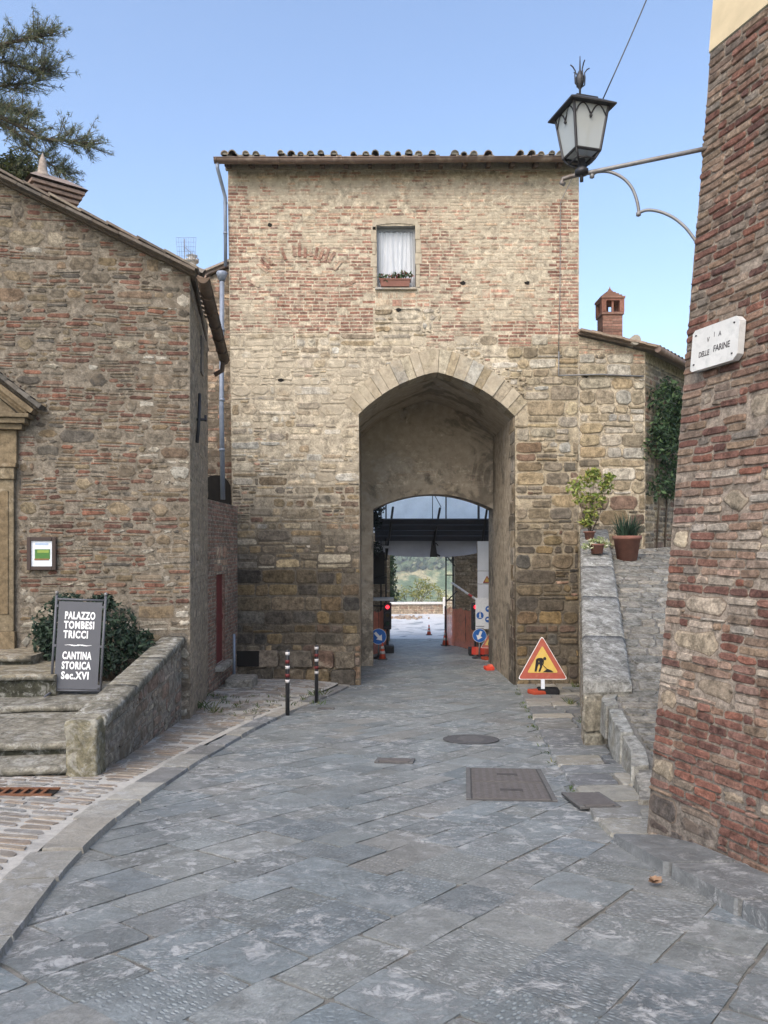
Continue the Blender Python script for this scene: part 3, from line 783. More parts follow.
# ring of voussoirs
mb=MB(); n=len(prof)
VC=(lambda *c: pick(*c,k=.84))((.40,.33,.22),(.44,.39,.29),(.36,.29,.185),(.47,.44,.37),(.38,.355,.30),(.33,.26,.16))
def lerp2(a,b,t): return (a[0]+(b[0]-a[0])*t,a[1]+(b[1]-a[1])*t)
def arcpt(pr,s):
    k=min(int(s),len(pr)-2); return lerp2(pr[k],pr[k+1],s-k)
NV=19; s=0
cuts=[0]; 
for k in range(NV): cuts.append(cuts[-1]+R.uniform(.7,1.3))
cuts=[c/cuts[-1]*(n-1) for c in cuts]
for a,b in zip(cuts,cuts[1:]):
    g=.02; ia,ib=arcpt(prof,a+g),arcpt(prof,b-g); oa,ob=arcpt(oring,a+g),arcpt(oring,b-g)
    mid=[arcpt(prof,a+(b-a)*t) for t in(.33,.66)] ; mo=[arcpt(oring,a+(b-a)*t) for t in (.66,.33)]
    pts=[ia]+mid+[ib,ob]+mo+[oa]; y0=TY-.03+R.uniform(-.022,.016)
    mb.prism([(x,y0,z) for x,z in pts],(0,.58,0),(*VC(),R.uniform(.1,.5)))
mb.build('arch_surround',M['dressed'],tower)
# passage: jambs + vault
mb=MB(); JY0,JY1=TY,20.35
def vcol(): return (.34,.29,.22)
jl,jr=AXL,AXR
for x in (jl,jr):
    zz=frange(TZ0,ASP,12); yy=frange(JY0,JY1,6)
    for a,b in zip(zz,zz[1:]):
        for c,d in zip(yy,yy[1:]):
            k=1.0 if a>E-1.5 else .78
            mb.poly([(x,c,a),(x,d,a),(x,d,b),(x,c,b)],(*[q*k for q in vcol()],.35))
yy=frange(JY0+.5,JY1,5)
for (a,b),(c,d) in zip(prof,prof[1:]):
    for e,f in zip(yy,yy[1:]): mb.poly([(a,e,b),(c,e,d),(c,f,d),(a,f,b)],(.42,.37,.285,.6),True)
# quoins at the jamb edges
for x,sg in((jl,1),(jr,-1)):
    z=TZ0
    while z<ASP-.05:
        h=R.uniform(.24,.42); z2=min(z+h,ASP)
        dep=R.uniform(.35,.75); c=SV() if z<E-.6 else SD()
        P=lambda a,b,d:(x+sg*d*.6,TY+a,b)
        add_stone(mb,P,0.01,z,dep,z2,.02,c,.3,.01,.12,.006,8,None,.25,-.004)
        z=z2
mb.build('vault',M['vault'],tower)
# inner wall with the low segmental arch
IY=20.35; IT=.85
def ix(px): return (px-384)/F*IY
def iz(py): return E+(HZ-py)/F*IY
IXL,IXR=ix(373),ix(493); ISP=iz(509); ITOP=iz(494)
def low(x):
    t=(x-IXL)/(IXR-IXL); return ISP+(ITOP-ISP)*(1-(2*t-1)**2)
mb=MB(); xs_=frange(jl-.1,jr+.1,40); xs_=sorted(xs_+[IXL,IXR])
def upz(x): return prof_z(min(max(x,jl+.01),jr-.01))+.15
for a,b in zip(xs_,xs_[1:]):
    if b-a<1e-5: continue
    m=(a+b)/2
    if IXL<m<IXR: za,zb=low(a),low(b)
    else: za=zb=TZ0
    k=6
    for q in range(k):
        f0,f1=q/k,(q+1)/k
        pa=[za+(upz(a)-za)*f for f in(f0,f1)]; pb=[zb+(upz(b)-zb)*f for f in(f0,f1)]
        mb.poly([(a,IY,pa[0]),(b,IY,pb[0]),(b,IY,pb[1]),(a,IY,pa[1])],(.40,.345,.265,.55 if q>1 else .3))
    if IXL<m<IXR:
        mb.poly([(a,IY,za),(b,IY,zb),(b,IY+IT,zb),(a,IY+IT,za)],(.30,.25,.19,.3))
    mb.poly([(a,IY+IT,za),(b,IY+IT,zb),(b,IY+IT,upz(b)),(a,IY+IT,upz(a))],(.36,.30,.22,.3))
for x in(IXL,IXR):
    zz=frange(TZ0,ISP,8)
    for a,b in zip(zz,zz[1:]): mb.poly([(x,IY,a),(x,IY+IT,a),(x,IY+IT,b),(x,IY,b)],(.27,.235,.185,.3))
IP=lambda u,v,d:(jl+u,IY-d,ISP+v)
def iin(u,v):
    x,z=jl+u,ISP+v
    if not(jl+.25<x<jr-.1): return False
    t=(x-(jl+.9))/1.9
    top=ISP+.55+1.35*math.sqrt(max(0,1-((x-1.25)/1.75)**2))
    return z<min(top,upz(x)-.2) and z>low(min(max(x,IXL),IXR))+.35
masonry(mb,IP,jr-jl,2.6,lambda u,v:dict(w=(3,6),h=(2,2),col=pick((.42,.35,.27),(.36,.28,.21),(.46,.41,.33),(.32,.25,.19)),depth=.012,alpha=.45,gap=.006,nv=4,drop=.35),iin)
# voussoirs of the low arch
for k in range(22):
    a=IXL+(IXR-IXL)*(k+.03)/22; b=IXL+(IXR-IXL)*(k+.97)/22
    mb.prism([(a,IY-.012,low(a)-.004),(b,IY-.012,low(b)-.004),(b+(b-1.28)*.06,IY-.012,low(b)+.30),(a+(a-1.28)*.06,IY-.012,low(a)+.30)],(0,.05,0),(*jit((.30,.255,.19),.15),.45))
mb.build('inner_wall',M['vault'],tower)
# window
win=MB(); d0=.16
win.poly([(WX0,TY+d0+.12,WZ0),(WX1,TY+d0+.12,WZ0),(WX1,TY+d0+.12,WZ1),(WX0,TY+d0+.12,WZ1)],(.05,.05,.055,0))
for a,b,c,d in((WX0,WX0,WZ0,WZ1),(WX1,WX1,WZ0,WZ1)): win.poly([(a,TY-.005,c),(a,TY+d0+.12,c),(a,TY+d0+.12,d),(a,TY-.005,d)],(.36,.34,.30,.6))
win.poly([(WX0,TY-.005,WZ1),(WX1,TY-.005,WZ1),(WX1,TY+d0+.12,WZ1),(WX0,TY+d0+.12,WZ1)],(.30,.29,.27,.6))
wo=win.build('window',M['attrrough'],tower)
wf=MB(); w=.045
for x in(WX0+w/2+.003,WX1-w/2-.003): wf.box((x,TY+d0,(WZ0+WZ1)/2),(w,.05,WZ1-WZ0-.006),(.28,.29,.30,0))
for z in(WZ0+w/2+.003,WZ1-w/2-.003): wf.box((0.5*(WX0+WX1),TY+d0,z),(WX1-WX0-2*w-.006,.05,w),(.26,.27,.28,0))
wf.build('frame',M['attr'],wo)
ct=MB(); nn=70; zs=frange(WZ0+.05,WZ1-.06,6)
def cf(u,z): 
    x=WX0+.05+u*(WX1-WX0-.10); f=.022*math.sin(u*46+1.2*math.sin(u*9))+.012*math.sin(u*23+z*2)
    return (x+.01*math.sin(z*3+u*11),TY+d0+.06+f,z)
for i in range(nn):
    for a,b in zip(zs,zs[1:]): ct.poly([cf(i/nn,a),cf((i+1)/nn,a),cf((i+1)/nn,b),cf(i/nn,b)],(1,1,1,0),True)
ct.build('curtain',M['curtain'],wo)
sr=MB()
for k in range(9): # grey mortar patch round the window
    pass
sr.box(((WX0+WX1)/2,TY+.0,WZ0-.035),(WX1-WX0+.06,.14,.05),(.33,.32,.29,.4),None,.01)
for x in(WX0-.055,WX1+.055): 
    z=WZ0
    while z<WZ1:
        h=R.uniform(.2,.4); sr.box((x+R.uniform(-.012,.012),TY-.004,min(z+h/2,WZ1)),(.10+R.uniform(-.04,.06),.026,h-.01),(*jit((.34,.325,.29),.08),.6),None,.006); z+=h
m=8
for k in range(m):
    x=WX0-.05+(WX1-WX0+.1)*(k+.5)/m; sr.box((x,TY-.004,WZ1+.075+.05*math.sin(math.pi*(k+.5)/m)),((WX1-WX0+.1)/m-.004,.03,.14),(*jit((.36,.35,.32),.08),.6))
sr.build('surround',M['dressed'],wo)
gl=MB(); gl.poly([(WX0+.05,TY+d0-.01,WZ0+.05),(WX1-.05,TY+d0-.01,WZ0+.05),(WX1-.05,TY+d0-.01,WZ1-.05),(WX0+.05,TY+d0-.01,WZ1-.05)])
gl.build('pane',M['glass'],wo)
# roof, gutter, pipe
EZ=tz(168.5)
mb=MB(); up=Vector((0,math.cos(.30),math.sin(.30)))
roof_tiles(mb,(tx(223),TY-.42,EZ+.05),(1,0,0),up,tx(584)-tx(223),4.9,sp=.235,r=.085,gap=.07)
for k in range(16):
    x=tx(230)+(tx(580)-tx(230))*k/15
    mb.box((x,TY-.17,EZ-.02),(.09,.46,.10),(.09,.065,.05,0),Matrix.Rotation(.30,3,'X'))
mb.box(((TX0+TX1)/2,TY-.01,EZ+.03),(TX1-TX0+.1,.10,.14),(.30,.26,.20,0))
mb.build('roof',M['tile'],tower)
mb=MB()
gx0,gx1=tx(219),tx(584); gy=TY-.47
seg=[]
for k in range(13):
    x=gx0+(gx1-gx0)*k/12; z=EZ-.01-.05*math.sin(k*.5)*.3-.10*(1-k/12)*.3
    seg.append((x,z))
for (xa,za),(xb,zb) in zip(seg,seg[1:]):
    A=[];B=[]
    for q in range(9):
        t=math.pi+math.pi*q/8; A.append((xa,gy+.085*math.cos(t),za+.085*math.sin(t))); B.append((xb,gy+.085*math.cos(t),zb+.085*math.sin(t)))
    ia,ib=mb.pts(A),mb.pts(B)
    for q in range(8): mb.face((ia[q],ia[q+1],ib[q+1],ib[q]),(1,1,1,0),None,True)
for x,z in seg[::2]: 
    mb.tube([(x+.05,gy+.095*math.cos(t),z+.095*math.sin(t)) for t in frange(math.pi,2*math.pi,8)],.012,5)
mb.tube([(gx0,gy-.085,EZ-.03),(gx1,gy-.085,EZ-.01)],.014,6); mb.tube([(gx0,gy+.085,EZ-.03),(gx1,gy+.085,EZ-.01)],.014,6)
mb.poly([(gx0,gy+.085*math.cos(t),EZ-.03+.085*math.sin(t)) for t in frange(math.pi,2*math.pi,8)])
mb.poly([(gx1,gy+.085*math.cos(t),EZ-.01+.085*math.sin(t)) for t in frange(math.pi,2*math.pi,8)])
mb.build('gutter',M['copper'],tower)
mb=MB(); yq=TY-.47
mb.tube([(tx(222),yq,EZ-.09),(tx(222),yq,EZ-.22),(tx(223.5),TY-.33,tz(186)),(tx(226.5),TY-.14,tz(200)),(tx(226.2),TY-.10,tz(210)),(tx(226.5),TY-.10,tz(268))],.038,10)
for py in(205,235): mb.tube([(tx(226.3),TY-.10,tz(py)-.02),(tx(226.3),TY-.10,tz(py)+.02)],.046,10)
mb.build('downpipe',M['zinc'],tower)
# conduit lines on the tower front
mb=MB(); mb.tube([(tx(575),TY-.3,tz(172)),(tx(560),TY-.05,tz(203)),(tx(559.5),TY-.045,tz(290)),(tx(558),TY-.05,tz(352))],.008,5); mb.tube([(tx(558.3),TY-.05,tz(352)),(tx(558),TY-.05,tz(376)),(tx(600),TY-.06,tz(375)),(tx(643),TY-.055,tz(377))],.018,6)
mb.build('conduit',M['bracketm'],tower)
# iron tie anchors / put-log holes
for px,py in((270,225),(398,310),(463,283),(527,283),(281,380),(586,376)):
    mb=MB(); mb.prism([(tx(px)+R.uniform(.03,.06)*math.cos(a)*1.3,TY-.022,tz(py)+R.uniform(.025,.05)*math.sin(a)) for a in frange(0,6.28,9)[:-1]],(0,.04,0)); mb.build('putlog_hole',M['dark'],tower)
mb=MB(); mb.box((tx(248),TY-.1,tz(658)),(.52,.03,.34),(1,1,1,0)); mb.build('cellar_vent',M['dark'],tower)
# ================================================================= WING
wing=thing('stone_annex',(5.3,17.6,gz(17)),'low ashlar annex with sloping tiled roof adjoining the gate tower','annex')
XW0,XW1=TX1+.002,tx(645)
WZ_0=E-3.5
def wtop(x): return E+4.62-(x-XW0)*.24
WP=lambda u,v,d:(XW0+u,TY+.004-d,WZ_0+v)
mb=MB()
def wk(u,v):
    z=WZ_0+v; n=nz(u,v,.9,3)
    k=dict(w=(3,10),h=(3,8),split=.2,hmax=11,col=SR if z>E+1.2 else (SD if z>E-.3 else SV),depth=.048,alpha=.0+.2*n,gap=.007,rnd=.22,jit=.02,nv=12,drop=.02)
    if z>wtop(XW0+u)-.35: k=dict(w=(4,6),h=(2,2),col=BRP,depth=.02,alpha=.3,gap=.006,nv=4)
    return k
masonry(mb,WP,XW1-XW0,8.3,wk,lambda u,v:WZ_0+v<wtop(XW0+u)-.04,warp=lambda u,v:(u+.01*nz(u,v,2),v+.02*nz(u,v,1.3,2)),band=(5,9))
us=frange(0,XW1-XW0,6)
for a,b in zip(us,us[1:]):
    za,zb=wtop(XW0+a),wtop(XW0+b)
    for k in range(16):
        f0,f1=k/16,(k+1)/16
        mb.poly([(XW0+a,TY+.004,WZ_0+(za-WZ_0)*f0),(XW0+b,TY+.004,WZ_0+(zb-WZ_0)*f0),(XW0+b,TY+.004,WZ_0+(zb-WZ_0)*f1),(XW0+a,TY+.004,WZ_0+(za-WZ_0)*f1)],(.38,.32,.23,.2))
sd=Vector((.643,.766,0)); sn=Vector((.766,-.643,0)); c0=Vector((XW1,TY+.004,WZ_0))
SP=lambda u,v,d: tuple(c0+sd*u+sn*d+Vector((0,0,v)))
masonry(mb,SP,4.5,7.6,lambda u,v:dict(w=(4,9),h=(4,6),col=SD,depth=.03,alpha=.15,gap=.009,rnd=.22,jit=.014,nv=8,drop=.02),lambda u,v:v<7.68,mortar=lambda u,v:(.30,.25,.18),msub=.5)
mb.poly([c0+Vector((0,0,7.6)),c0+sd*4.5+Vector((0,0,7.6)),c0+sd*4.5+Vector((0,0,7.78)),c0+Vector((0,0,7.78))],(.3,.25,.18,.2))
mb.build('wall',M['wing'],wing)
mb=MB()
e0=Vector((XW1+.06,TY-.12,E+4.30)); 
# roof plane: eaves run along the side wall, slope up toward the tower
upv=Vector((-.9,.436,.0)); upv=(upv.normalized()*math.cos(.235)+Vector((0,0,math.sin(.235))))
ev=Vector((.643,.766,0))
rp=[e0+sn*.12,e0+sn*.12+ev*4.6,Vector((XW0-.02,21.1,E+5.3)),Vector((XW0-.02,TY-.12,E+4.30+.24*(XW1-XW0+.06)+.02))]
nrm=(rp[1]-rp[0]).cross(rp[3]-rp[0]).normalized()
if nrm.z<0: nrm=-nrm
mb.prism(rp,-nrm*.05,(.16,.12,.09,0))
for k in range(20):      # tile rows up the slope
    t=(k+.5)/20; a=rp[0].lerp(rp[1],t); b=rp[3].lerp(rp[2],t); c=(*jit(R.choice(((.24,.18,.14),(.30,.23,.17),(.20,.18,.15))),.2),0)
    dirv=(b-a).normalized(); al=ev
    A=[a-dirv*.06+al*(.10*math.cos(q))+nrm*(.09*math.sin(q)+.01) for q in frange(0,math.pi,6)]; B=[b+al*(.09*math.cos(q))+nrm*(.08*math.sin(q)) for q in frange(0,math.pi,6)]
    ia,ib=mb.pts(A),mb.pts(B)
    for q in range(6): mb.face((ia[q],ia[q+1],ib[q+1],ib[q]),c,None,True)
    mb.face(ia,(.05,.04,.03,0))
a,b=rp[3],rp[0]
for k in range(7):      # verge tiles along the front edge
    p=a.lerp(b,(k+.5)/7); mb.box(p+nrm*(.02+.012*(k%2)),((b-a).length/7*1.05,.24,.05),(*jit((.25,.19,.14),.2),0),Matrix.Rotation(math.atan2((a-b).z,(b-a).x),3,'Y'))
p=a.lerp(b,.72)+nrm*.06; mb.tube([p+Vector((0,-.1,0)),p+Vector((0,.5,.02))],.11,10,(.34,.30,.24,0))
mb.build('roof',M['tile'],wing)
mb=MB(); g0=e0+sn*.20+Vector((0,0,-.04)); mb.tube([g0-ev*.05,g0+ev*4.4+Vector((0,0,-.08))],.075,8); mb.build('gutter',M['copper'],wing)
# chimney
ch=MB(); cx,cy=5.93,20.2
def bz(py): return E+(HZ-py)/F*20.0
sx=.52; z=bz(352); row=0
while z<bz(315):
    for fx in range(2):
        for fy in range(2):
            ch.box((cx+(fx-.5)*sx*.5+ (.0),cy+(fy-.5)*sx*.5,z+.035),(sx*.5-.006,sx*.5-.006,.062),(*jit((.30,.165,.12),.3),0),None,.004)
    z+=.072; row+=1
ch.box((cx,cy,(bz(352)+bz(315))/2),(sx-.03,sx-.03,bz(315)-bz(352)),(.34,.28,.21,0))
zt=bz(315)
ch.box((cx,cy,zt+.03),(sx+.06,sx+.06,.06),(.27,.155,.115,0),None,.004)
for q in range(4):
    for kk in (-1,0):
        a=q*math.pi/2; p=Vector((kk*sx*.45,-sx*.45,0)); p.rotate(Euler((0,0,a)))
        wdt=.12 if kk else .05
        ch.box((cx+p.x,cy+p.y,zt+.06+.15),(wdt,wdt,.30),(*jit((.28,.13,.09),.15),0))
zc=zt+.36
ch.box((cx,cy,zc+.03),(sx+.07,sx+.07,.07),(.25,.12,.085,0)); 
cap=MB()
for k in range(5):
    s=(sx+.11)*(1-k*.2); cap.box((cx,cy,zc+.08+k*.055),(s,s,.053),(*jit((.25,.14,.10),.25),0),None,.006)
cap.lathe((cx,cy,zc+.32),[(.05,0),(.045,.04),(.02,.07),(.003,.13)],8,(.28,.13,.09,0))
co=ch.build('chimney',M['tile'],wing); cap.build('chimney_cap',M['tile'],co)
# ================================================================= STONE HOUSE LEFT
HC=Vector((-2.90,11.5,E-2.95)); hd=Vector((-.9918,-.128,0)); hn=Vector((.128,-.9918,0))
house=thing('stone_house',(-5.0,11.6,gz(11)+.3),'rubble stone and brick house with carved doorway and sloping gable roof','house')
HP=lambda u,v,d: tuple(HC+hd*u+hn*d+Vector((0,0,v)))
def htop(u): return 2.95+4.06+.452*u
PU0,PU1=2.42,4.1     # portal
def hin(u,v):
    if v>htop(u)-.03: return False
    z=v-2.95
    if 2.44<u<4.5 and z<1.68: return False
    if 2.2<u<4.8 and 1.6<z<2.15-(0)+max(0,min((u-2.2),(4.8-u)))*.8: return False
    return True
HB=pick((.25,.12,.08),(.13,.075,.06),(.19,.095,.068),(.215,.12,.085),(.17,.092,.068),(.23,.14,.10),(.15,.086,.065),(.20,.135,.10),k=0.76)
HS=pick((.30,.245,.165),(.11,.098,.082),(.225,.175,.115),(.195,.155,.11),(.25,.215,.165),(.165,.145,.115),(.20,.155,.095),(.155,.14,.118),(.205,.15,.105),k=0.72)
HL=pick((.36,.335,.28),(.32,.285,.22),k=0.78)
def hk(u,v):
    z=v-2.95; n=nz(u,v,.7,4); r=R.random()
    if (u<.55 and R.random()<.22) or (z>-1.6 and z<.3 and u<.3 and R.random()<.3): return dict(w=(6,11),h=(4,9),col=pick((.21,.16,.10),(.19,.145,.095),(.33,.305,.255),(.20,.16,.115)),depth=.012,alpha=.2,gap=.01,rnd=.14,jit=.015,nv=12)
    if r<.50 and z>-.9+.4*n: return dict(hs=(2,2,2,1),w=(3,8),h=(1,2),col=HB if R.random()<.72 else HS,depth=.016,alpha=.08+.35*n,gap=.005,rnd=.45,jit=.010,nv=8,drop=.10)
    if r<.56: return dict(w=(3,7),h=(2,4),col=HL,depth=.02,alpha=.1,gap=.012,rnd=.4,jit=.022,nv=12)
    if z<-.6 and R.random()<.6: return dict(w=(5,10),h=(3,6),col=HS,depth=.02,alpha=.3+.3*n,gap=.014,rnd=.32,jit=.02,nv=12,drop=.05)
    return dict(w=(2,7),h=(1,4),col=HS,depth=.018,alpha=.10+.35*n,gap=.010,rnd=.4,jit=.016,nv=12,drop=.14)
mb=MB()
masonry(mb,HP,7.0,10.2,hk,hin,cw=.045,ch=.0375,band=(2,6),warp=lambda u,v:(u+.02*nz(u,v,1.5,1),v+.03*nz(u,v,1.0,2)+.014*nz(u,v,4,3)))
us=frange(0,7,20)
for a,b in zip(us,us[1:]):
    for k in range(20):
        f0,f1=k/20,(k+1)/20; m=(a+b)/2; vm=htop(m)*(f0+f1)/2
        if 2.7<m<4.25 and vm<2.95+1.2: continue
        mb.poly([HP(a,htop(a)*f0,0),HP(b,htop(b)*f0,0),HP(b,htop(b)*f1,0),HP(a,htop(a)*f1,0)],(.185,.16,.125,.25))
sdv=Vector((-.128,.9918,0)); snv=Vector((.9918,.128,0))
HSP=lambda u,v,d: tuple(HC+sdv*u+snv*d+Vector((0,0,v)))
mbs=MB(); masonry(mbs,HSP,2.66,7.0,lambda u,v:dict(w=(4,9),h=(3,6),col=pick((.28,.225,.165),(.32,.26,.195),(.24,.195,.15)),depth=.012,alpha=.35,gap=.01,rnd=.3,jit=.014,nv=8,drop=.15),lambda u,v:not(.7<u<1.3 and 5.3<v<5.9),mortar=lambda u,v:(.28,.23,.17),msub=.4)
mbs.build('side_wall',M['wing'],house)
mb.poly([HSP(2.66,0,0),HSP(2.66,0,-4),HSP(2.66,8,-4),HSP(2.66,7,0)],(.25,.2,.16,.3))
mb.build('wall',M['house'],house)
# roof: verge courses along the gable and the plane behind
mb=MB()
v0=HC+hd*(-.10)+hn*.10+Vector((0,0,htop(-.1)+.02)); v1=HC+hd*6.6+hn*.10+Vector((0,0,htop(6.6)+.02))
rdir=(v1-v0).normalized(); back=(sdv*1.0); L=(v1-v0).length
nr=rdir.cross(back).normalized(); nr=nr if nr.z>0 else -nr
# the plane drops a little toward the back like the old eaves do
drop=Vector((-.04,0,-.14))
bk=sdv*2.95
mb.prism([v0,v1,v1+bk,v0+bk+Vector((-.10,0,-.40))],-nr*.05,(.10,.08,.06,0))
Mx=Matrix((rdir,back,nr)).transposed()
k=0; s=0
while s<L:
    w=R.uniform(.34,.46)
    mb.box(v0+rdir*(s+w/2)+nr*(.00+R.uniform(-.006,.006)),(w-.006,.30,.04),(*jit((.13,.11,.09),.2),0),Mx)
    s+=w
s=0
while s<L:
    w=R.uniform(.38,.5); lift=.012*(R.random()-.3)
    p=v0+rdir*(s+w/2)+nr*(.055+lift); Mt=Mx@Matrix.Rotation(-.05,3,'Y')
    mb.box(p-back*.02,(w*1.1,.26,.035),(*jit(R.choice(((.16,.13,.105),(.21,.18,.145),(.13,.112,.095))),.2),0),Mt,.006)
    s+=w
for r in range(10):
    o_=v0+back*(.2+r*.27)+nr*.05; s=-.06
    while s<L:
        e=s+.42; c=(*jit(R.choice(((.25,.18,.13),(.30,.24,.18),(.20,.17,.14))),.2),0)
        A=[o_+rdir*s+back*(.1*math.cos(t))+nr*(.09*math.sin(t)+.02) for t in frange(0,math.pi,6)]; B=[o_+rdir*e+back*(.085*math.cos(t))+nr*(.075*math.sin(t)) for t in frange(0,math.pi,6)]
        ia,ib=mb.pts(A),mb.pts(B)
        for q in range(6): mb.face((ia[q],ia[q+1],ib[q+1],ib[q]),c,None,True)
        s+=.4
mb.build('roof',M['tile'],house)
mb=MB()
ga=Vector((-2.66,11.30,E+3.93)); gb=Vector((-3.0,14.45,E+3.47))
path=[ga.lerp(gb,t) for t in frange(0,1,6)]; gd=(gb-ga).normalized(); gsd=Vector((gd.y,-gd.x,0)).normalized()
prev=None
for p in path:
    ring=mb.pts([p+gsd*(.085*math.cos(t))+Vector((0,0,.085*math.sin(t))) for t in frange(math.pi,2*math.pi,8)])
    if prev:
        for q in range(8): mb.face((prev[q],prev[q+1],ring[q+1],ring[q]),(1,1,1,0),None,True)
    prev=ring
for p in path[1:-1]: mb.tube([p+gsd*(.095*math.cos(t))+Vector((0,0,.095*math.sin(t))) for t in frange(math.pi,2*math.pi,8)],.012,5)
mb.tube([ga+gsd*.085,gb+gsd*.085],.015,6); mb.tube([ga-gsd*.085,gb-gsd*.085],.012,6)
mb.poly([path[0]+gsd*(.085*math.cos(t))+Vector((0,0,.085*math.sin(t))) for t in frange(math.pi,2*math.pi,8)])
mb.tube([gb+Vector((0,-.12,-.05)),gb+Vector((-.02,-.12,-.22)),gb+Vector((-.16,-.12,-.30))],.045,8)
mb.build('gutter',M['wood'],house)
mb=MB() # slit window and iron anchor on the side wall
mb.box(HSP(1.55,6.15,.012),(.03,.32,.62),(.10,.09,.08,0),Matrix.Rotation(.128,3,'Z')); so=mb.build('slit_window',M['attr'],house)
mb=MB(); p=Vector(HSP(.75,4.95,.05)); 
mb.tube([p+Vector((0,-.12,-.38)),p+Vector((0,0,0)),p+Vector((0,.05,.42))],.028,6); mb.tube([p+Vector((-.04,0,0)),p+Vector((.12,.02,0))],.022,6); mb.tube([p+Vector((.10,.02,-.03)),p+Vector((.10,.02,.07))],.02,6)
mb.build('iron_anchor',M['iron'],house)
# portal
mb=MB(); 
def pb(u0,u1,v0,v1,d0,d1,col,bev=.01,m=mb):
    c=HC+hd*((u0+u1)/2)+hn*((d0+d1)/2)+Vector((0,0,2.95+(v0+v1)/2))
    m.box(c,(abs(u1-u0),abs(d1-d0),abs(v1-v0)),(*jit(col,.08),.15),Matrix.Rotation(math.atan2(.128,.9918),3,'Z'),bev)
sc=(.165,.128,.08)
for a,b in((2.46,2.90),(4.1,4.54)):
    pb(a,b,-1.62,-1.25,-.1,.10,sc); pb(a+.02,b-.02,-1.25,.95,-.1,.075,sc)
    pb(a+.09,b-.09,-1.0,.78,.05,.09,(.15,.115,.07)); pb(a,b,.95,1.12,-.1,.12,sc); pb(a-.03,b+.03,1.12,1.18,-.1,.15,sc)
pb(2.44,4.56,1.18,1.66,-.1,.08,(.18,.142,.09)); pb(2.9,4.1,.85,1.18,-.1,.03,sc)
pb(2.34,4.66,1.66,1.74,-.1,.16,sc); pb(2.28,4.72,1.742,1.82,-.1,.22,sc); pb(2.22,4.78,1.822,1.88,-.1,.26,sc)
def tri(u0,u1,v0,v1,d0,d1,col):
    um=(u0+u1)/2; ps=[HP(u0,2.95+v0,d1),HP(u1,2.95+v0,d1),HP(um,2.95+v1,d1)]; mb.prism(ps,-hn*(d1-d0),(*col,.15))
tri(2.42,4.58,1.884,2.86,-.05,.05,(.165,.132,.087))
for sgn in(0,1):
    for off,dd,th in((0,.24,.07),(.085,.17,.06),(.16,.11,.05)):
        a=HP(2.2+off if not sgn else 4.8-off,2.95+1.884,dd); um=3.5
        t=HP(um,2.95+1.884+1.02-off*.8,dd)
        a=Vector(a);t=Vector(t); al=(t-a).normalized(); pn=al.cross(hn).normalized(); pn=pn if pn.z>0 else -pn
        mb.prism([a,t,t+pn*th,a+pn*th],-hn*(dd+.05),(*jit(sc,.06),.15))
po=mb.build('doorway',M['dressed'],house)
mb=MB(); a=Vector(HP(2.13,2.95+1.90,.25)); t=Vector(HP(3.5,2.95+2.99,.25)); b=Vector(HP(4.87,2.95+1.90,.25))
for p,q in((a,t),(b,t)):
    al=(q-p).normalized(); pn=al.cross(hn).normalized(); pn=pn if pn.z>0 else -pn; n_=9
    for k in range(n_):
        x=p+al*((q-p).length*(k)/n_)+pn*.07
        mb.prism([x,x+al*((q-p).length/n_*1.06),x+al*((q-p).length/n_*1.06)+pn*.05,x+pn*.065],-hn*.30,(*jit((.11,.10,.085),.25),0))
mb.build('pediment_tiles',M['tile'],po)
mb=MB()
for k in range(6):
    u0=2.90+1.2*k/6; pb(u0+.004,u0+1.2/6-.004,-1.6,.85,-.16,-.11,(.11,.07,.045),.004,mb)
do=mb.build('door',M['wood'],po)
mb=MB(); mb.lathe(HP(3.4,2.95-.4,-.09),[(.03,0),(.04,.03),(.02,.05)],10); mb.build('handle',M['iron'],do)
# chimney with layered cornice and pointed finial
mb=MB(); cc=Vector((-5.50,12.75,E+5.0)); Rz=Matrix.Rotation(math.radians(40),3,'Z')
mb.box(cc+Vector((0,0,.25)),(.60,.46,.9),(.30,.20,.15,0),Rz)
for k,(s,h) in enumerate(((.0,.05),(.07,.05),(.15,.05),(.22,.05))):
    mb.box(cc+Vector((0,0,.60+k*.075)),(.62+s,.48+s,.055),(*((.30,.215,.165) if k%2 else (.235,.165,.125)),0),Rz,.006)
for k in range(7):
    z=-.1+k*.09; mb.box(cc+Vector((0,0,z+.04)),(.608,.468,.07),(*jit((.30,.18,.13),.2),0),Rz,.006)
capm=MB(); zt=.60+4*.075
tp=[Vector((-.46,-.39,0)),Vector((.46,-.39,0)),Vector((.46,.39,0)),Vector((-.46,.39,0))]
base=[cc+Rz@p+Vector((0,0,zt-.02)) for p in tp]; ridge=[cc+Rz@Vector((-.25,0,0))+Vector((0,0,zt+.22)),cc+Rz@Vector((.25,0,0))+Vector((0,0,zt+.22))]
ib=capm.pts(base); ir=capm.pts(ridge); cl=(.24,.19,.16,0)
capm.face((ib[0],ib[1],ir[1],ir[0]),cl); capm.face((ib[2],ib[3],ir[0],ir[1]),cl); capm.face((ib[1],ib[2],ir[1]),cl); capm.face((ib[3],ib[0],ir[0]),cl); capm.face(ib[::-1],(.08,.06,.05,0))
capm.lathe(cc+Rz@Vector((-.15,0,0))+Vector((0,0,zt+.12)),[(.15,0),(.13,.06),(.085,.10),(.08,.14),(.055,.30),(.015,.40),(.004,.43)],8,(.30,.25,.21,0))
co=mb.build('chimney',M['tile'],house); capm.build('chimney_cap',M['tile'],co)
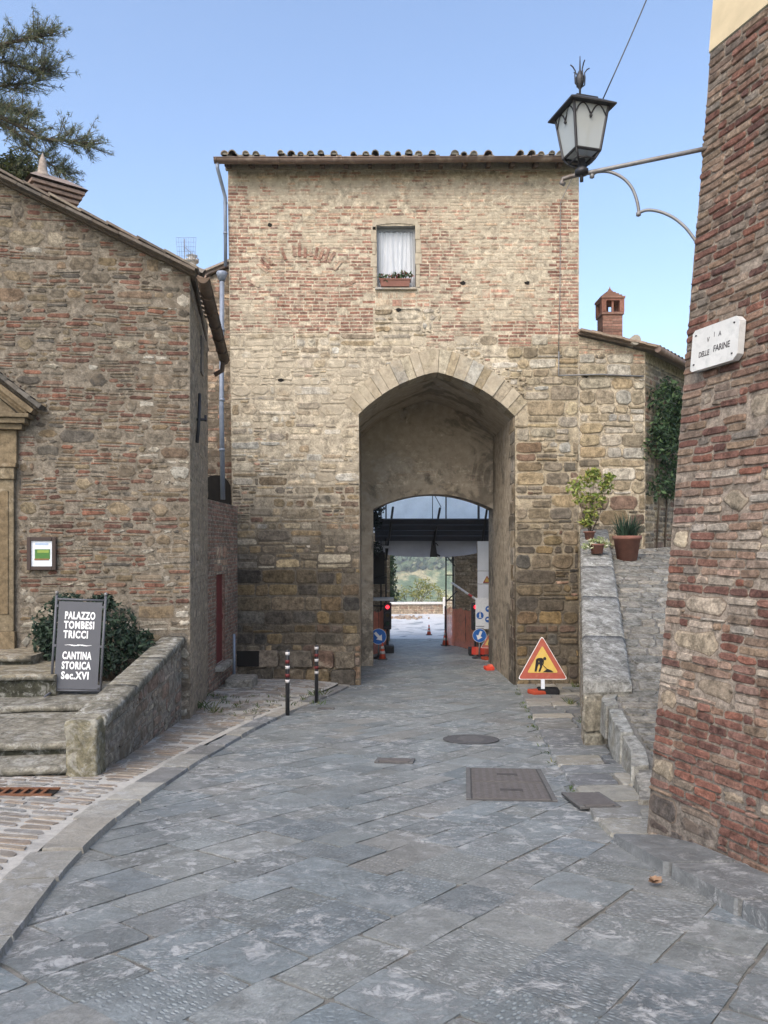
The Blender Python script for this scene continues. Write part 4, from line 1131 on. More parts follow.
# ================================================================= BRICK OUTBUILDING + BACK HOUSE
ob=thing('brick_outbuilding',(-3.3,15.5,gz(15.5)),'low brick wall with faded red cellar door between house and tower','outbuilding')
BX=-3.27; BY0=14.1; BLEN=2.9; BZ0=E-3.2
BP=lambda u,v,d:(BX+d+.012*u,BY0+u,BZ0+v)
DU0,DU1,DV0,DV1=.83,1.62,.85,2.62
mb=MB()
def bk_(u,v):
    if abs(v-DV1-.16)<.17 and DU0-.2<u<DU1+.2: return dict(w=(1,2),h=(6,7),col=BRP,depth=.012,alpha=.1,gap=.005,nv=4)
    if v>3.4: return dict(w=(4,6),h=(2,2),align=1,col=pick((.27,.15,.11),(.23,.14,.11),(.30,.19,.14)),depth=.01,alpha=.3,gap=.005,nv=4)
    return dict(w=(4,6),h=(2,2),align=1,col=pick((.27,.15,.105),(.22,.13,.10),(.31,.20,.145),(.25,.18,.135)),depth=.012,alpha=.25,gap=.006,nv=4)
masonry(mb,BP,BLEN,4.05,bk_,lambda u,v:not(DU0<u<DU1 and DV0<v<DV1))
mort_sheet(mb,BP,frange(0,BLEN,8)+[DU0,DU1],frange(0,4.05,10)+[DV0,DV1],lambda u,v:DU0<u<DU1 and DV0<v<DV1,lambda u,v:(.27,.23,.18))
mb.poly([BP(0,4.05,0),BP(BLEN,4.05,0),BP(BLEN,4.05,-.5),BP(0,4.05,-.5)],(.3,.25,.2,.3)); mb.poly([BP(0,0,0),BP(0,0,-.5),BP(0,4.05,-.5),BP(0,4.05,0)],(.3,.22,.17,.3))
for u in(DU0,DU1): mb.poly([BP(u,DV0,0),BP(u,DV1,0),BP(u,DV1,-.25),BP(u,DV0,-.25)],(.27,.17,.13,.2))
mb.poly([BP(DU0,DV1,0),BP(DU1,DV1,0),BP(DU1,DV1,-.25),BP(DU0,DV1,-.25)],(.27,.17,.13,.2))
mb.build('wall',M['house'],ob)
mb=MB()
for k in range(5):
    w=(DU1-DU0)/5; mb.box((BX-.06,BY0+DU0+w*(k+.5),BZ0+(DV0+DV1)/2),(.04,w-.006,DV1-DV0),(1,1,1,0))
mb.box((BX-.035,BY0+(DU0+DU1)/2,BZ0+DV0+.9),(.03,DU1-DU0-.05,.1)); mb.build('door',M['doorred'],ob)
mb=MB(); mb.box((BX+.0,BY0+(DU0+DU1)/2,BZ0+DV0-.05),(.34,DU1-DU0+.2,.1),(.28,.26,.22,.3),None,.015); mb.build('door_sill',M['rough'],ob)
mb=MB(); x,y=tx(239)*15.9/17,15.9
mb.tube([(BX+.16,15.95,E-2.9),(BX+.16,15.95,E-1.85)],.03,8); mb.build('drain_stub',M['zinc'],ob)
st=MB(); st.box((BX+.38,15.6,gz(15.6)+.16),(.55,.7,.36),(.27,.25,.21,.3),None,.05)
tag(st.build('stone_step',M['rough']),'single worn stone step below the faded red cellar door','step')
bh=thing('back_house',(-3.9,17.4,gz(17)),'narrow plastered house end with dark arched opening behind the downpipe','house')
mb=MB(); BBX0,BBX1=tx(150),TX0+.3; BYY=17.3
def bbz(py): return E+(HZ-py)/F*BYY
BBP=lambda u,v,d:(BBX0+u,BYY-d,E-1+v)
def bbtop(u): return bbz(300)-E+1+ (bbz(262)-bbz(300))*u/(BBX1-BBX0)
acx=(216-384)/F*BYY-BBX0; avs=bbz(490)-E+1; ar=.34
def bhole(u,v): return (abs(u-acx)<ar and v<avs) or math.hypot(u-acx,v-avs)<ar
masonry(mb,BBP,BBX1-BBX0,8.4,lambda u,v:dict(w=(3,6),h=(2,3),col=BRP if v>3 else HB,depth=.015,alpha=.4,gap=.008,nv=8,drop=.15),lambda u,v:v<bbtop(u)-.05 and not(bhole(u,v)),mortar=None)
mb.prism([(BBX0,BYY,E-1),(BBX1,BYY,E-1),(BBX1,BYY,E-1+bbtop(BBX1-BBX0)),(BBX0,BYY,E-1+bbtop(0))],(0,3,0),(.36,.30,.23,.4))
mb.build('wall',M['house'],bh)
mb=MB(); pr=[(BBX0+acx-ar,E+.6)]+[(BBX0+acx+ar*math.cos(t),E-1+avs+ar*math.sin(t)) for t in frange(math.pi,0,10)]+[(BBX0+acx+ar,E+.6)]
mb.prism([(x,BYY-.012,z) for x,z in pr],(0,.02,0)); mb.build('arched_opening',M['dark'],bh)
mb=MB(); a=Vector((BBX0,BYY-.12,E-1+bbtop(0)+.02)); b=Vector((BBX1+.02,BYY-.12,E-1+bbtop(BBX1-BBX0)+.02))
mb.prism([a,b,b+Vector((0,3.2,.1)),a+Vector((0,3.2,.1))],(0,0,.07),(.22,.17,.14,0)); mb.prism([a+Vector((0,-.06,.07)),b+Vector((0,-.06,.07)),b+Vector((0,3.2,.17)),a+Vector((0,3.2,.17))],(0,0,.05),(.3,.25,.2,0))
mb.build('roof',M['tile'],bh)
dp=MB(); X=(222-384)/F*16.9
dp.lathe((X,16.9,E+(HZ-276)/F*16.9),[(.06,-.12),(.11,0),(.13,.06),(.11,.09)],10)
dp.tube([(X,16.9,E+(HZ-276)/F*16.9-.1),(X-.01,16.9,E+3),(X+.02,16.9,E+1.0)],.052,10)
for py in(330,400,450): dp.tube([(X,16.9,E+(HZ-py)/F*16.9-.03),(X,16.9,E+(HZ-py)/F*16.9+.03)],.062,10)
tag(dp.build('drainpipe',M['zinc']),'bluish grey drainpipe running down beside the left edge of the tower','drainpipe')
# ================================================================= BRICK HOUSE RIGHT
rh=thing('brick_house',(3.2,4.2,gz(4)),'tall leaning red brick house wall with patches of stone at the corner','house')
RC=Vector((1.782,5.30,E-2.35)); rd=Vector((.335,-.942,0)).normalized(); rn=Vector((-.942,-.335,0)).normalized(); tb=.1
def RP(u,v,d): 
    flare=.03*max(0,1-v/.5)**2; 
    return tuple(RC+rd*u+rn*(d-v*tb+flare+.012*nz(u,v,.9,4))+Vector((0,0,v)))
RB=pick((.235,.11,.08),(.12,.065,.055),(.185,.09,.068),(.21,.11,.084),(.165,.082,.064),(.20,.118,.092),(.145,.08,.065),(.235,.15,.118),k=0.76)
RW=pick((.38,.33,.27),(.31,.25,.20),(.28,.20,.155),(.34,.295,.245),(.26,.17,.125),k=0.78)
RT=pick((.24,.165,.12),(.22,.135,.10),(.27,.205,.155),(.20,.145,.11),(.18,.155,.13),(.24,.18,.13),k=0.75)
def rk(u,v):
    z=v-2.35; n=nz(u,v,1.1,6); r=R.random()
    if r<.016 and z<1.0: return dict(w=(4,6),h=(4,6),col=pick((.30,.25,.18),(.26,.215,.165),(.20,.165,.125)),depth=.018,alpha=.1,gap=.010,rnd=.35,jit=.016,nv=12)
    col=RB
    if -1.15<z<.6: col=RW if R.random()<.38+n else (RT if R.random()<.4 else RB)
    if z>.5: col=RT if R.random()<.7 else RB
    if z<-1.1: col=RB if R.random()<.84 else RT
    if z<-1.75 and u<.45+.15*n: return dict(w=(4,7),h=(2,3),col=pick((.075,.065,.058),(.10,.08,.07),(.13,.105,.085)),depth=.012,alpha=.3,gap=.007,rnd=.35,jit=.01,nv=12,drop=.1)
    return dict(w=(4,6) if R.random()<.8 else (2,3),h=(2,2),align=1,col=col,depth=.021,alpha=-.03+.28*n+(.08 if z>.5 else 0),gap=.0025,rnd=.22,jit=.0055,nv=12,drop=.03,rim=.009)
mb=MB()
rtop=2.35+3.52
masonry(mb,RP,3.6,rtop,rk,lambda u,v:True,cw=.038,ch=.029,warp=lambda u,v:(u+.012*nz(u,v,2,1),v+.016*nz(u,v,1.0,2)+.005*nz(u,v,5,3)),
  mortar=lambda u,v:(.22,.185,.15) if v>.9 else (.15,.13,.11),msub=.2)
# quoin bricks wrapping round the corner and the hidden face
fd=Vector((.942,.335,0)); 
def FP(u,v,d): return tuple(Vector(RP(0,v,0))+fd*u-rd*d)
masonry(mb,FP,2.5,rtop,lambda u,v:dict(w=(4,6),h=(2,2),align=1,col=RB,depth=.017,alpha=.2,gap=.006,rnd=.25,jit=.006,nv=8),lambda u,v:True,cw=.045,ch=.029,mortar=lambda u,v:(.22,.185,.15),msub=.4)
mb.build('wall',M['right'],rh)
mb=MB()
def RP2(u,v,d): return RP(u,v,d)
vs=frange(rtop,rtop+3.6,8); us=frange(0,3.6,8)
for a,b in zip(vs,vs[1:]):
    for c,d in zip(us,us[1:]): mb.poly([RP(c,a,.012),RP(d,a,.012),RP(d,b,.012),RP(c,b,.012)])
    mb.poly([FP(0,a,.012),FP(3,a,.012),FP(3,b,.012),FP(0,b,.012)])
mb.build('plaster',M['plaster'],rh)
mb=MB(); top=[Vector(RP(-.35,rtop+3.6,.4)),Vector(RP(3.8,rtop+3.6,.4)),Vector(RP(3.8,rtop+4.2,-3)),Vector(RP(-.35,rtop+4.2,-3))]
mb.prism(top,(0,0,.12),(.22,.16,.12,0)); mb.build('roof',M['tile'],rh)
# ================================================================= LEFT STAIR, PARAPET, SIGN
sx_=Vector((.9918,.128,0)); sy_=Vector((-.128,.9918,0))
stair=thing('stone_stair',(-4.3,8.4,gz(8)),'broad worn stone steps leading up to the carved doorway','steps')
def stp(xr,Y0,Y1,z0,z1,col,name='step',L=3.6,parts=(.0,.42,1.0)):
    mb=MB(); cuts=[L*p for p in parts]
    for a,b in zip(cuts,cuts[1:]):
        n=8; U0=xr-b+.004; U1=xr-a-.004
        for i in range(n):
            pass
        us=frange(U0,U1,n)
        def pt(u,f,z): 
            base=Vector((u,Y0+.128*(u-xr),0)); 
            return base+Vector((0,(Y1-Y0)*f,z))
        D=Y1-Y0; prof_=[(.05/D,z0-.25),(.05/D,z1-.075),(0.0,z1-.068),(-.006/D,z1-.03),(.012/D,z1-.004),(.05/D,z1),(1,z1+.005)]; seg_=((.045,.045,.032),(.06,.058,.045),(.15,.14,.11),col,col,col)
        g=[]
        for u in us:
            w=.016*nz(u,z1,2.2,7)+.008*nz(u,z1,7,3); 
            g.append(mb.pts([pt(u,f,z)+Vector((0,(w*1.4 if f<.5 else 0),(w if (f<.5 and z>z0) else .008*nz(u,f,3)))) for f,z in prof_]))
        for A,B in zip(g,g[1:]):
            for q in range(len(prof_)-1): mb.face((A[q],B[q],B[q+1],A[q+1]),(*seg_[q],.1),None,q in(2,3,4))
        mb.face(g[0],(*col,.2)); mb.face(g[-1][::-1],(*col,.2))
    return mb.build(name,M['rough'],stair)
stp(-2.98,7.42,8.0,E-2.25,E-2.12,(.175,.165,.135))
stp(-2.98,7.80,9.6,E-2.12,E-1.985,(.185,.172,.138),parts=(0,.35,1))
stp(-3.0,9.22,11.9,E-2.02,E-1.90,(.17,.16,.13),'landing')
stp(-4.12,9.62,11.9,E-1.9,E-1.62,(.19,.165,.115),'step',L=2.6,parts=(0,.5,1))
stp(-4.75,10.35,11.9,E-1.65,E-1.50,(.20,.17,.12),'step',L=2.1,parts=(0,1))
par=thing('stair_parapet',(-2.9,9.5,gz(9.5)),'low mossy stone parapet with a sloping lichen-spotted coping beside the doorway steps','parapet')
mb=MB()
p0=Vector((-2.80,7.62,0)); p1=Vector((-3.02,11.46,0)); pd=(p1-p0).normalized(); pn=Vector((pd.y,-pd.x,0)); PL=(p1-p0).length
def ptop(u): return E-1.70+.33*u/PL
PP=lambda u,v,d: tuple(p0+pd*u+pn*d+Vector((0,0,E-2.95+v)))
masonry(mb,PP,PL,1.6,lambda u,v:dict(w=(3,7),h=(2,3),col=pick((.26,.17,.13),(.30,.22,.17),(.27,.235,.18),(.33,.29,.22),(.22,.18,.145)) if u>1.2 else pick((.22,.20,.17),(.26,.235,.19),(.19,.17,.145)),depth=.018,alpha=.25,gap=.009,rnd=.4,jit=.013,nv=12,drop=.08),
  lambda u,v:E-2.95+v<ptop(u)-.10,warp=lambda u,v:(u,v+.08*(u/PL)+.02*nz(u,v,2)))
us=frange(0,PL,12)
for a,b in zip(us,us[1:]):
    za,zb=ptop(a)-.08,ptop(b)-.08
    mb.poly([tuple(p0+pd*a+Vector((0,0,E-2.95))),tuple(p0+pd*b+Vector((0,0,E-2.95))),tuple(p0+pd*b+Vector((0,0,zb))),tuple(p0+pd*a+Vector((0,0,za)))],(.25,.22,.18,.3))
    q=-pn*.26
    mb.poly([tuple(p0+q+pd*a+Vector((0,0,E-2.95))),tuple(p0+q+pd*b+Vector((0,0,E-2.95))),tuple(p0+q+pd*b+Vector((0,0,zb))),tuple(p0+q+pd*a+Vector((0,0,za)))],(.25,.22,.18,.3))
mb.build('wall',M['house'],par)
mb=MB()  # coping: rounded lumpy long stones
def cop(u0,u1):
    n=10; g=[]
    sec=[(.05,-.10),(.055,-.02),(.04,.004),(-.06,.012),(-.17,.014),(-.28,.008),(-.305,-.02),(-.30,-.10)]
    for k in range(n+1):
        u=u0+(u1-u0)*k/n; w=.008*nz(u,1,2.5)+.006*nz(u,2,6)
        g.append(mb.pts([p0+pd*u+pn*(a+w)+Vector((0,0,ptop(u)+b+w+.006*nz(u,a*8,5))) for a,b in sec]))
    for A,B in zip(g,g[1:]):
        for q in range(7): mb.face((A[q],B[q],B[q+1],A[q+1]),(.17,.158,.125,.1),None,True)
        mb.face((A[7],B[7],B[0],A[0]),(.2,.19,.16,.2))
    mb.face(g[0],(.27,.25,.2,.2)); mb.face(g[-1][::-1],(.27,.25,.2,.2))
cop(-.04,1.15); cop(1.158,2.5); cop(2.508,PL)
mb.build('coping',M['lichen'],par)
mb=MB()
c=p0+pd*-.06-pn*.13
prf=[(.15,-.40),(.155,-.1),(.152,.18),(.15,.42),(.16,.47),(.165,.55),(.155,.585),(.12,.597)]
g=[]
for r,z in prf:
    ring=[]
    for k in range(24):
        t=2*math.pi*k/24; a=math.copysign(abs(math.cos(t))**.2,math.cos(t))*r; b=math.copysign(abs(math.sin(t))**.2,math.sin(t))*r
        w=1+.03*nz(a*6,b*6+z*3,1)
        ring.append(c+pn*(a*w)+pd*(b*w*1.0)+Vector((0,0,E-2.285+z)))
    g.append(mb.pts(ring))
for A,B in zip(g,g[1:]):
    for k in range(24): mb.face((A[k],A[(k+1)%24],B[(k+1)%24],B[k]),(.175,.158,.105,.1),None,True)
mb.face(g[-1],(.25,.23,.18,.2)); mb.build('end_post',M['rough'],par)
# sign board
sg=thing('sign_board',(-3.90,9.72,E-1.90),'dark grey standing sign with white lettering in front of the bush','sign')
lean=Matrix.Rotation(math.radians(-3),3,'X')@Matrix.Rotation(math.radians(2.5),3,'Y')
sr_=Matrix.Rotation(math.radians(7),3,'Z')@lean
so=Vector((-3.90,9.72,E-1.90))
def sp(x,y,z): return so+sr_@Vector((x,y,z))
bw,bh_=.60,1.16
mb=MB(); mb.box(sp(0,0,.05+bh_/2),(bw-.07,.02,bh_-.06),(1,1,1,0),sr_); mb.build('board',M['board'],sg)
mb=MB()
for x in(-bw/2,bw/2):
    mb.tube([sp(x,0,-.0),sp(x,0,bh_+.10)],.017,8)
    for z in(.12,.62,1.12): mb.box(sp(x*.94,-.008,z),(.03,.02,.03),(1,1,1,0),sr_)
for z in(.06,bh_+.045): mb.tube([sp(-bw/2,0,z),sp(bw/2,0,z)],.014,8)
for x in(-bw/2,bw/2): mb.tube([sp(x,-.25,.012),sp(x,0,.03),sp(x,.25,.012)],.014,6)
fo=mb.build('frame',M['board'],sg)
for x in(-bw/2,bw/2):
    mb=MB(); mb.lathe(sp(x,0,bh_+.10),[(.008,0),(.02,.01),(.024,.025),(.018,.042),(.004,.05)],10); mb.build('finial',M['bracketm'],fo)
MS=Matrix.Translation(Vector((0,0,0)))
def sgM(x,z): return Matrix.Translation(sp(x,-.013,z))@(sr_@Matrix.Rotation(math.pi/2,3,'X')).to_4x4()
def serif(body,size,x0,z,width):
    o=text(body,size,M['letter'],sg,sgM(x0,z),'lettering',.005,.001,1.0,'LEFT')
    xs=[v.co for v in o.data.vertices]; inv=(sr_@Matrix.Rotation(math.pi/2,3,'X')).to_4x4().inverted()
    loc=[inv@(v.co) for v in o.data.vertices]; wx=max(l.x for l in loc)-min(l.x for l in loc)
    f=width/wx; mn=min(l.x for l in loc); fw=inv.inverted()
    for v,l in zip(o.data.vertices,loc): l.x=mn+(l.x-mn)*f; v.co=fw@l
    return o
LX=-.185
for body,z,w in(("PALAZZO",1.000,.37),("TOMBESI",0.880,.37),("TRICCI",0.760,.30),("CANTINA",0.495,.355),("STORICA",0.370,.355),("Sec.XVI",0.245,.335)):
    serif(body,.128,LX,z,w)
# slab serifs on the letter rows
mb=MB(); c=sp(0,-.0125,.665)
for k in range(13):
    x=-.15+.3*k/12; h=.004+.010*math.exp(-((x-(-.06))/.05)**2)+.010*math.exp(-((x-.06)/.05)**2)+.008*math.exp(-(x/.012)**2)
    mb.box(sp(x,-.013,.63+.004*math.sin(k*1.1)),(.026,.003,h),(1,1,1,0),sr_)
mb.build('ornament',M['letter'],sg)
# bush behind
bush=thing('bush',(-3.75,10.6,E-1.86),'dark green leafy bush growing behind the grey sign','bush')
mb=MB()
cen=[((-4.62,10.75,E-1.2),(.33,.25,.42)),((-4.45,10.8,E-.85),(.22,.2,.2)),((-4.75,10.85,E-1.35),(.2,.18,.3)),((-3.8,10.8,E-1.15),(.36,.28,.36)),((-3.5,10.85,E-1.38),(.28,.22,.22)),((-3.85,10.75,E-1.6),(.32,.22,.26)),((-4.2,10.85,E-1.25),(.4,.22,.4)),((-4.6,10.85,E-1.6),(.26,.18,.28)),((-4.0,10.9,E-.82),(.2,.14,.14))]
leaf_cloud(mb,cen,520,.055,((.022,.042,.028),(.03,.055,.032),(.018,.034,.024),(.045,.075,.045)))
mb.build('foliage',M['leaf'],bush)
mb=MB()
for c,_ in cen: mb.tube([(-3.8+R.uniform(-.1,.1),10.75,E-1.9),((c[0]-3.8)/2,10.8,(c[2]+E-1.8)/2),c],[.022,.015,.006],6)
mb.build('stem',M['bark'],bush)
# framed poster on the wall
pf=thing('framed_poster',HP(1.72,3.0,.02),'small dark framed notice with a green landscape picture on the house wall','poster')
pu=[ (30-384)/F*11.25, (57.5-384)/F*11.25]; pz=[E+(HZ-570)/F*11.22,E+(HZ-537)/F*11.22]
pc=Vector(((pu[0]+pu[1])/2,11.5-.128*(-2.9-(pu[0]+pu[1])/2)-.05,(pz[0]+pz[1])/2)); pw=pu[1]-pu[0]; ph=pz[1]-pz[0]
Mr=Matrix.Rotation(math.atan2(.128,.9918),3,'Z')
mb=MB(); t=.055
for sxx in(-1,1): mb.box(pc+Mr@Vector((sxx*(pw/2-t/2),0,0)),(t,.05,ph),(.045,.03,.025,0),Mr,.006)
for sz in(-1,1): mb.box(pc+Mr@Vector((0,0,sz*(ph/2-t/2))),(pw-2*t-.004,.05,t),(.045,.03,.025,0),Mr,.006)
mb.build('frame',M['attr'],pf)
mb=MB(); mb.box(pc+Mr@Vector((0,.01,0)),(pw-2*t,.02,ph-2*t),(.62,.66,.70,0),Mr)
mb.box(pc+Mr@Vector((0.01,-.002,-.01)),(pw*.52,.006,ph*.30),(.06,.16,.035,0),Mr)
mb.box(pc+Mr@Vector((0.02,-.004,.03)),(pw*.40,.006,ph*.08),(.22,.30,.06,0),Mr); mb.box(pc+Mr@Vector((0.0,-.003,-.085)),(pw*.5,.006,ph*.05),(.20,.10,.04,0),Mr)
mb.box(pc+Mr@Vector((0.0,-.002,.14)),(pw*.45,.006,.025),(.35,.45,.6,0),Mr)
mb.build('print',M['attr'],pf)
# drain grate by the steps
mb=MB(); g=G(12,800); 
for k in range(8): mb.box((g.x-.32+.085*k,g.y,lz(g.x,g.y)+.022),(.03,.15,.012),(.17,.075,.04,0))
mb.box((g.x,g.y-.085,lz(g.x,g.y)+.022),(.75,.025,.014),(.15,.07,.04,0)); mb.box((g.x,g.y+.085,lz(g.x,g.y)+.022),(.75,.025,.014),(.15,.07,.04,0)); mb.box((g.x,g.y,lz(g.x,g.y)+.008),(.74,.17,.006),(.02,.018,.016,0))
tag(mb.build('drain_grate',M['attrrough']),'rusty iron drain grate in front of the lowest step','grate')
# ================================================================= BOLLARDS
def bollard(px,pyb,pyt,label):
    g=G(px,pyb,.10); h=(pyb-pyt)/F*g.y
    t=thing('bollard',(g.x,g.y,g.z),label,'bollard','striped bollards by the kerb')
    r=.034
    mb=MB(); mb.lathe(g,[(r,-.15),(r,h-.015),(r*.8,h),(.01,h+.005)],14); mb.build('post',M['black'],t)
    mb=MB()
    for f in(.94,.71,.48):
        mb=MB(); mb.lathe(g+Vector((0,0,h*f-.022)),[(r+.0025,0),(r+.0025,.05)],14); mb.build('reflector_band',M['reflect'],t)
    for f in(.80,.57):
        mb=MB(); mb.lathe(g+Vector((0,0,h*f-.02)),[(r+.0025,0),(r+.0025,.055)],14,(.11,.016,.016,0)); mb.build('red_band',M['attr'],t)
bollard(287.5,710,650,'black bollard with white bands, the one nearer to the kerb corner and camera')
bollard(316.5,698,645,'black bollard with white bands, the one closer to the archway')
# grass tufts and weeds in the cobbles
mb=MB()
def tuft(p,n,h,cols=((.07,.11,.035),(.10,.14,.05),(.06,.085,.03),(.14,.14,.06))):
    for _ in range(n):
        a=R.uniform(0,6.28); r=R.uniform(0,.10); b=Vector(p)+Vector((math.cos(a)*r,math.sin(a)*r,0)); hh=h*R.uniform(.5,1.2)
        l=Vector((R.gauss(0,.5),R.gauss(0,.5),1)).normalized(); s=Vector((R.gauss(0,1),R.gauss(0,1),0)).normalized()*.008
        i=mb.pts([b-s,b+s,b+l*hh*.6+s*.7,b+l*hh+Vector((l.x,l.y,-.2))*hh*.25]); mb.face(i,(*jit(R.choice(cols),.25),0))
for px,py,n,h in((215,712,30,.10),(225,703,25,.09),(240,706,30,.08),(262,708,25,.07),(205,700,40,.14),(320,694,40,.14),(312,702,30,.10),(232,698,25,.06),(275,700,25,.05),(250,696,25,.05),(297,706,20,.06),(203,708,30,.16),(256,714,20,.05),(285,699,20,.05),(236,715,20,.05)):
    for _ in range(3):
        g=G(px+R.uniform(-9,9),py+R.uniform(-3,3),.1); tuft(g,n//3,h)
for q in range(26):   # weeds along the right gutter line and parapet foot
    y=R.uniform(6.5,16.5); g=Vector((kerbR(y)+R.uniform(-.01,.04),y,gz(y)+.01)); tuft(g,9,.05)
for px,py in((576,680),(577,672),(586,716),(583,700),(571,697)): g=G(px,py+8,.03); tuft(g,22,.18)
stuff(mb.build('grass',M['leaf']))
# loose dry stones / moss patches in the raised area left of the arch
mb=MB()
for _ in range(46):
    px,py=R.uniform(212,345),R.uniform(688,716); g=G(px,py,.1)
    if g.x>kerbL(g.y)-.4: continue
    s=R.uniform(.06,.22); mb.box((g.x,g.y,lz(g.x,g.y)+.005),(s,s*R.uniform(.5,.9),.05),(*jit(R.choice(((.30,.28,.24),(.24,.23,.19),(.36,.35,.31),(.2,.19,.16))),.1),.2),R.uniform(0,3),.02)
stuff(mb.build('rubble',M['rough']))
# ================================================================= RIGHT PARAPET
rp_=thing('lane_parapet',(3.1,12.5,gz(12)),'long whitened stone parapet sloping down beside the lane','parapet')
A0=W(583,682,9.35); A1=W(632,684,9.45); B0=W(580,529,16.9); B1=W(608,529,16.9)
mb=MB()
def lp(t,s,top=True,z=None):
    a=A0.lerp(B0,t); b=A1.lerp(B1,t); p=a.lerp(b,s)
    return p
cutsT=[0,.20,.42,.64,.83,1]
for ta,tb_ in zip(cutsT,cutsT[1:]):
    n=6; ts=frange(ta+.002,tb_-.002,n); ss=[0,.06,.25,.5,.75,.94,1]; g=[]
    for t in ts:
        row=[]
        for s in ss:
            p=lp(t,s); e=(s in(0,1)); p=p+Vector((0,0,(-.03 if e else .0)+.012*nz(p.x*3,p.y*3,1)+.008*nz(p.x*9,p.y*9,2)))
            row.append(p)
        row=[row[0]+Vector((0,0,-.14))]+row+[row[-1]+Vector((0,0,-.14))]
        g.append(mb.pts(row))
    for A,B in zip(g,g[1:]):
        for q in range(len(ss)+1): mb.face((A[q],A[q+1],B[q+1],B[q]),(*(.20,.195,.175),.2),None,0<q<len(ss))
    mb.face(g[0],(.33,.32,.29,.2)); mb.face(g[-1][::-1],(.33,.32,.29,.2))
mb.build('coping',M['lichen'],rp_)
mb=MB()
def side(P0,P1,nrm,flip):
    d=(Vector((P1.x,P1.y,0))-Vector((P0.x,P0.y,0))); L=d.length; d.normalize()
    zb=E-3.4
    P=lambda u,v,dd: (P0.x+d.x*u+nrm.x*dd,P0.y+d.y*u+nrm.y*dd,zb+v)
    top=lambda u:(P0.z+(P1.z-P0.z)*u/L)-.12-zb
    masonry(mb,P,L,4.0,lambda u,v:dict(w=(5,9),h=(4,6),col=pick((.22,.205,.17),(.27,.25,.21),(.19,.17,.14),(.25,.21,.15)),depth=.02,alpha=.3,gap=.008,rnd=.2,jit=.012,nv=12,drop=.03),lambda u,v:v<top(u)+.03)
    us=frange(0,L,14)
    for a,b in zip(us,us[1:]): mb.poly([P(a,0,0),P(b,0,0),P(b,top(b)+.06,0),P(a,top(a)+.06,0)],(.24,.22,.18,.3))
side(A0,B0,Vector((-1,0,0)),0); side(A1,B1,Vector((1,0,0)),1)
d=(A1-A0); 
P=lambda u,v,dd:(A0.x+u,A0.y+d.y*u/d.x-dd,E-2.9+v)
x=0
for (u0,u1) in ((0.0,.27),(.27,d.x)):
    for v0,v1 in((0,.62),(.62,1.08)):
        add_stone(mb,P,u0,v0,u1,v1,.035,jit((.22,.205,.165),.12),.2,.012,.08,.006,12,None,.35)
mb.poly([P(0,0,0),P(d.x,0,0),P(d.x,1.1,0),P(0,1.1,0)],(.2,.19,.16,.3))
mb.build('wall',M['house'],rp_)
# potted plants
def pot(c,r0,r1,h,name_parent,rim=.02):
    mb=MB(); mb.lathe(c,[(r0,0),(r1*.97,h-.06*h/.4),(r1+rim,h-.06*h/.4),(r1+rim,h),(r1-.02,h),(r1-.03,h-.04)],22); return mb.build('pot',M['terracotta'],name_parent)
Yp=15.4; pc_=W(627,558,Yp); pc_.z=rampz(Yp)-.02
tp1=thing('potted_plant',tuple(pc_),'large terracotta pot of strap-leaved dark green plants beside the parapet','potted plant')
pot(pc_,.19,.265,.50,tp1)
mb=MB()
for k in range(190):
    a=R.uniform(0,6.28); r=R.uniform(0,.22); b=pc_+Vector((math.cos(a)*r,math.sin(a)*r,.45)); L=R.uniform(.35,.68); out=Vector((math.cos(a),math.sin(a),0))*R.uniform(.1,.75)
    side_=Vector((-math.sin(a),math.cos(a),0))*.014; pr=None; col=(*jit(R.choice(((.03,.06,.035),(.045,.085,.05),(.025,.045,.03))),.2),0)
    for q in range(6):
        t=q/5; p=b+out*L*t+Vector((0,0,L*(t-.55*t*t*out.length*1.6))); w=side_*(1-.85*t); ii=mb.pts([p-w,p+w])
        if pr: mb.face((pr[0],pr[1],ii[1],ii[0]),col)
        pr=ii
mb.build('leaves',M['leaf'],tp1)
Yq=15.9; q_=W(592,531,Yq); q_.z=A0.lerp(B0,(Yq-9.35)/7.55).z+.02
tp2=thing('potted_shrub',tuple(q_),'yellow-green shrub with sparse stems in a pot at the top of the parapet','shrub')
pot(q_+Vector((-.02,.12,0)),.08,.11,.18,tp2)
mb=MB(); cen=[(W(575,487,Yq),(.22,.2,.18)),(W(590,480,Yq),(.28,.2,.16)),(W(605,487,Yq),(.2,.2,.15)),(W(583,498,Yq),(.24,.2,.16)),(W(597,500,Yq),(.2,.18,.16)),(W(590,512,Yq),(.2,.15,.18)),(W(594,473,Yq),(.16,.15,.14)),(W(609,477,Yq),(.12,.1,.1)),(W(586,522,Yq),(.16,.12,.12))]
leaf_cloud(mb,[((c.x,c.y,c.z),r) for c,r in cen],100,.064,((.22,.26,.05),(.17,.24,.05),(.30,.32,.10),(.12,.18,.04),(.28,.27,.06)))
mb.build('foliage',M['leaf'],tp2)
mb=MB()
for c,_ in cen: mb.tube([q_+Vector((0,.1,.1)),(q_*.5+c*.5)+Vector((R.uniform(-.05,.05),0,0)),c+Vector((0,0,.1))],[.012,.008,.004],5)
mb.build('stem',M['bark'],tp2)
Yr=14.9; r_=W(597,541,Yr); r_.z=A0.lerp(B0,(Yr-9.35)/7.55).z+.015
tp3=thing('flower_pot',tuple(r_),'small terracotta flower pot with pale cream blooms on the parapet','flower pot')
pot(r_,.105,.135,.19,tp3,.012)
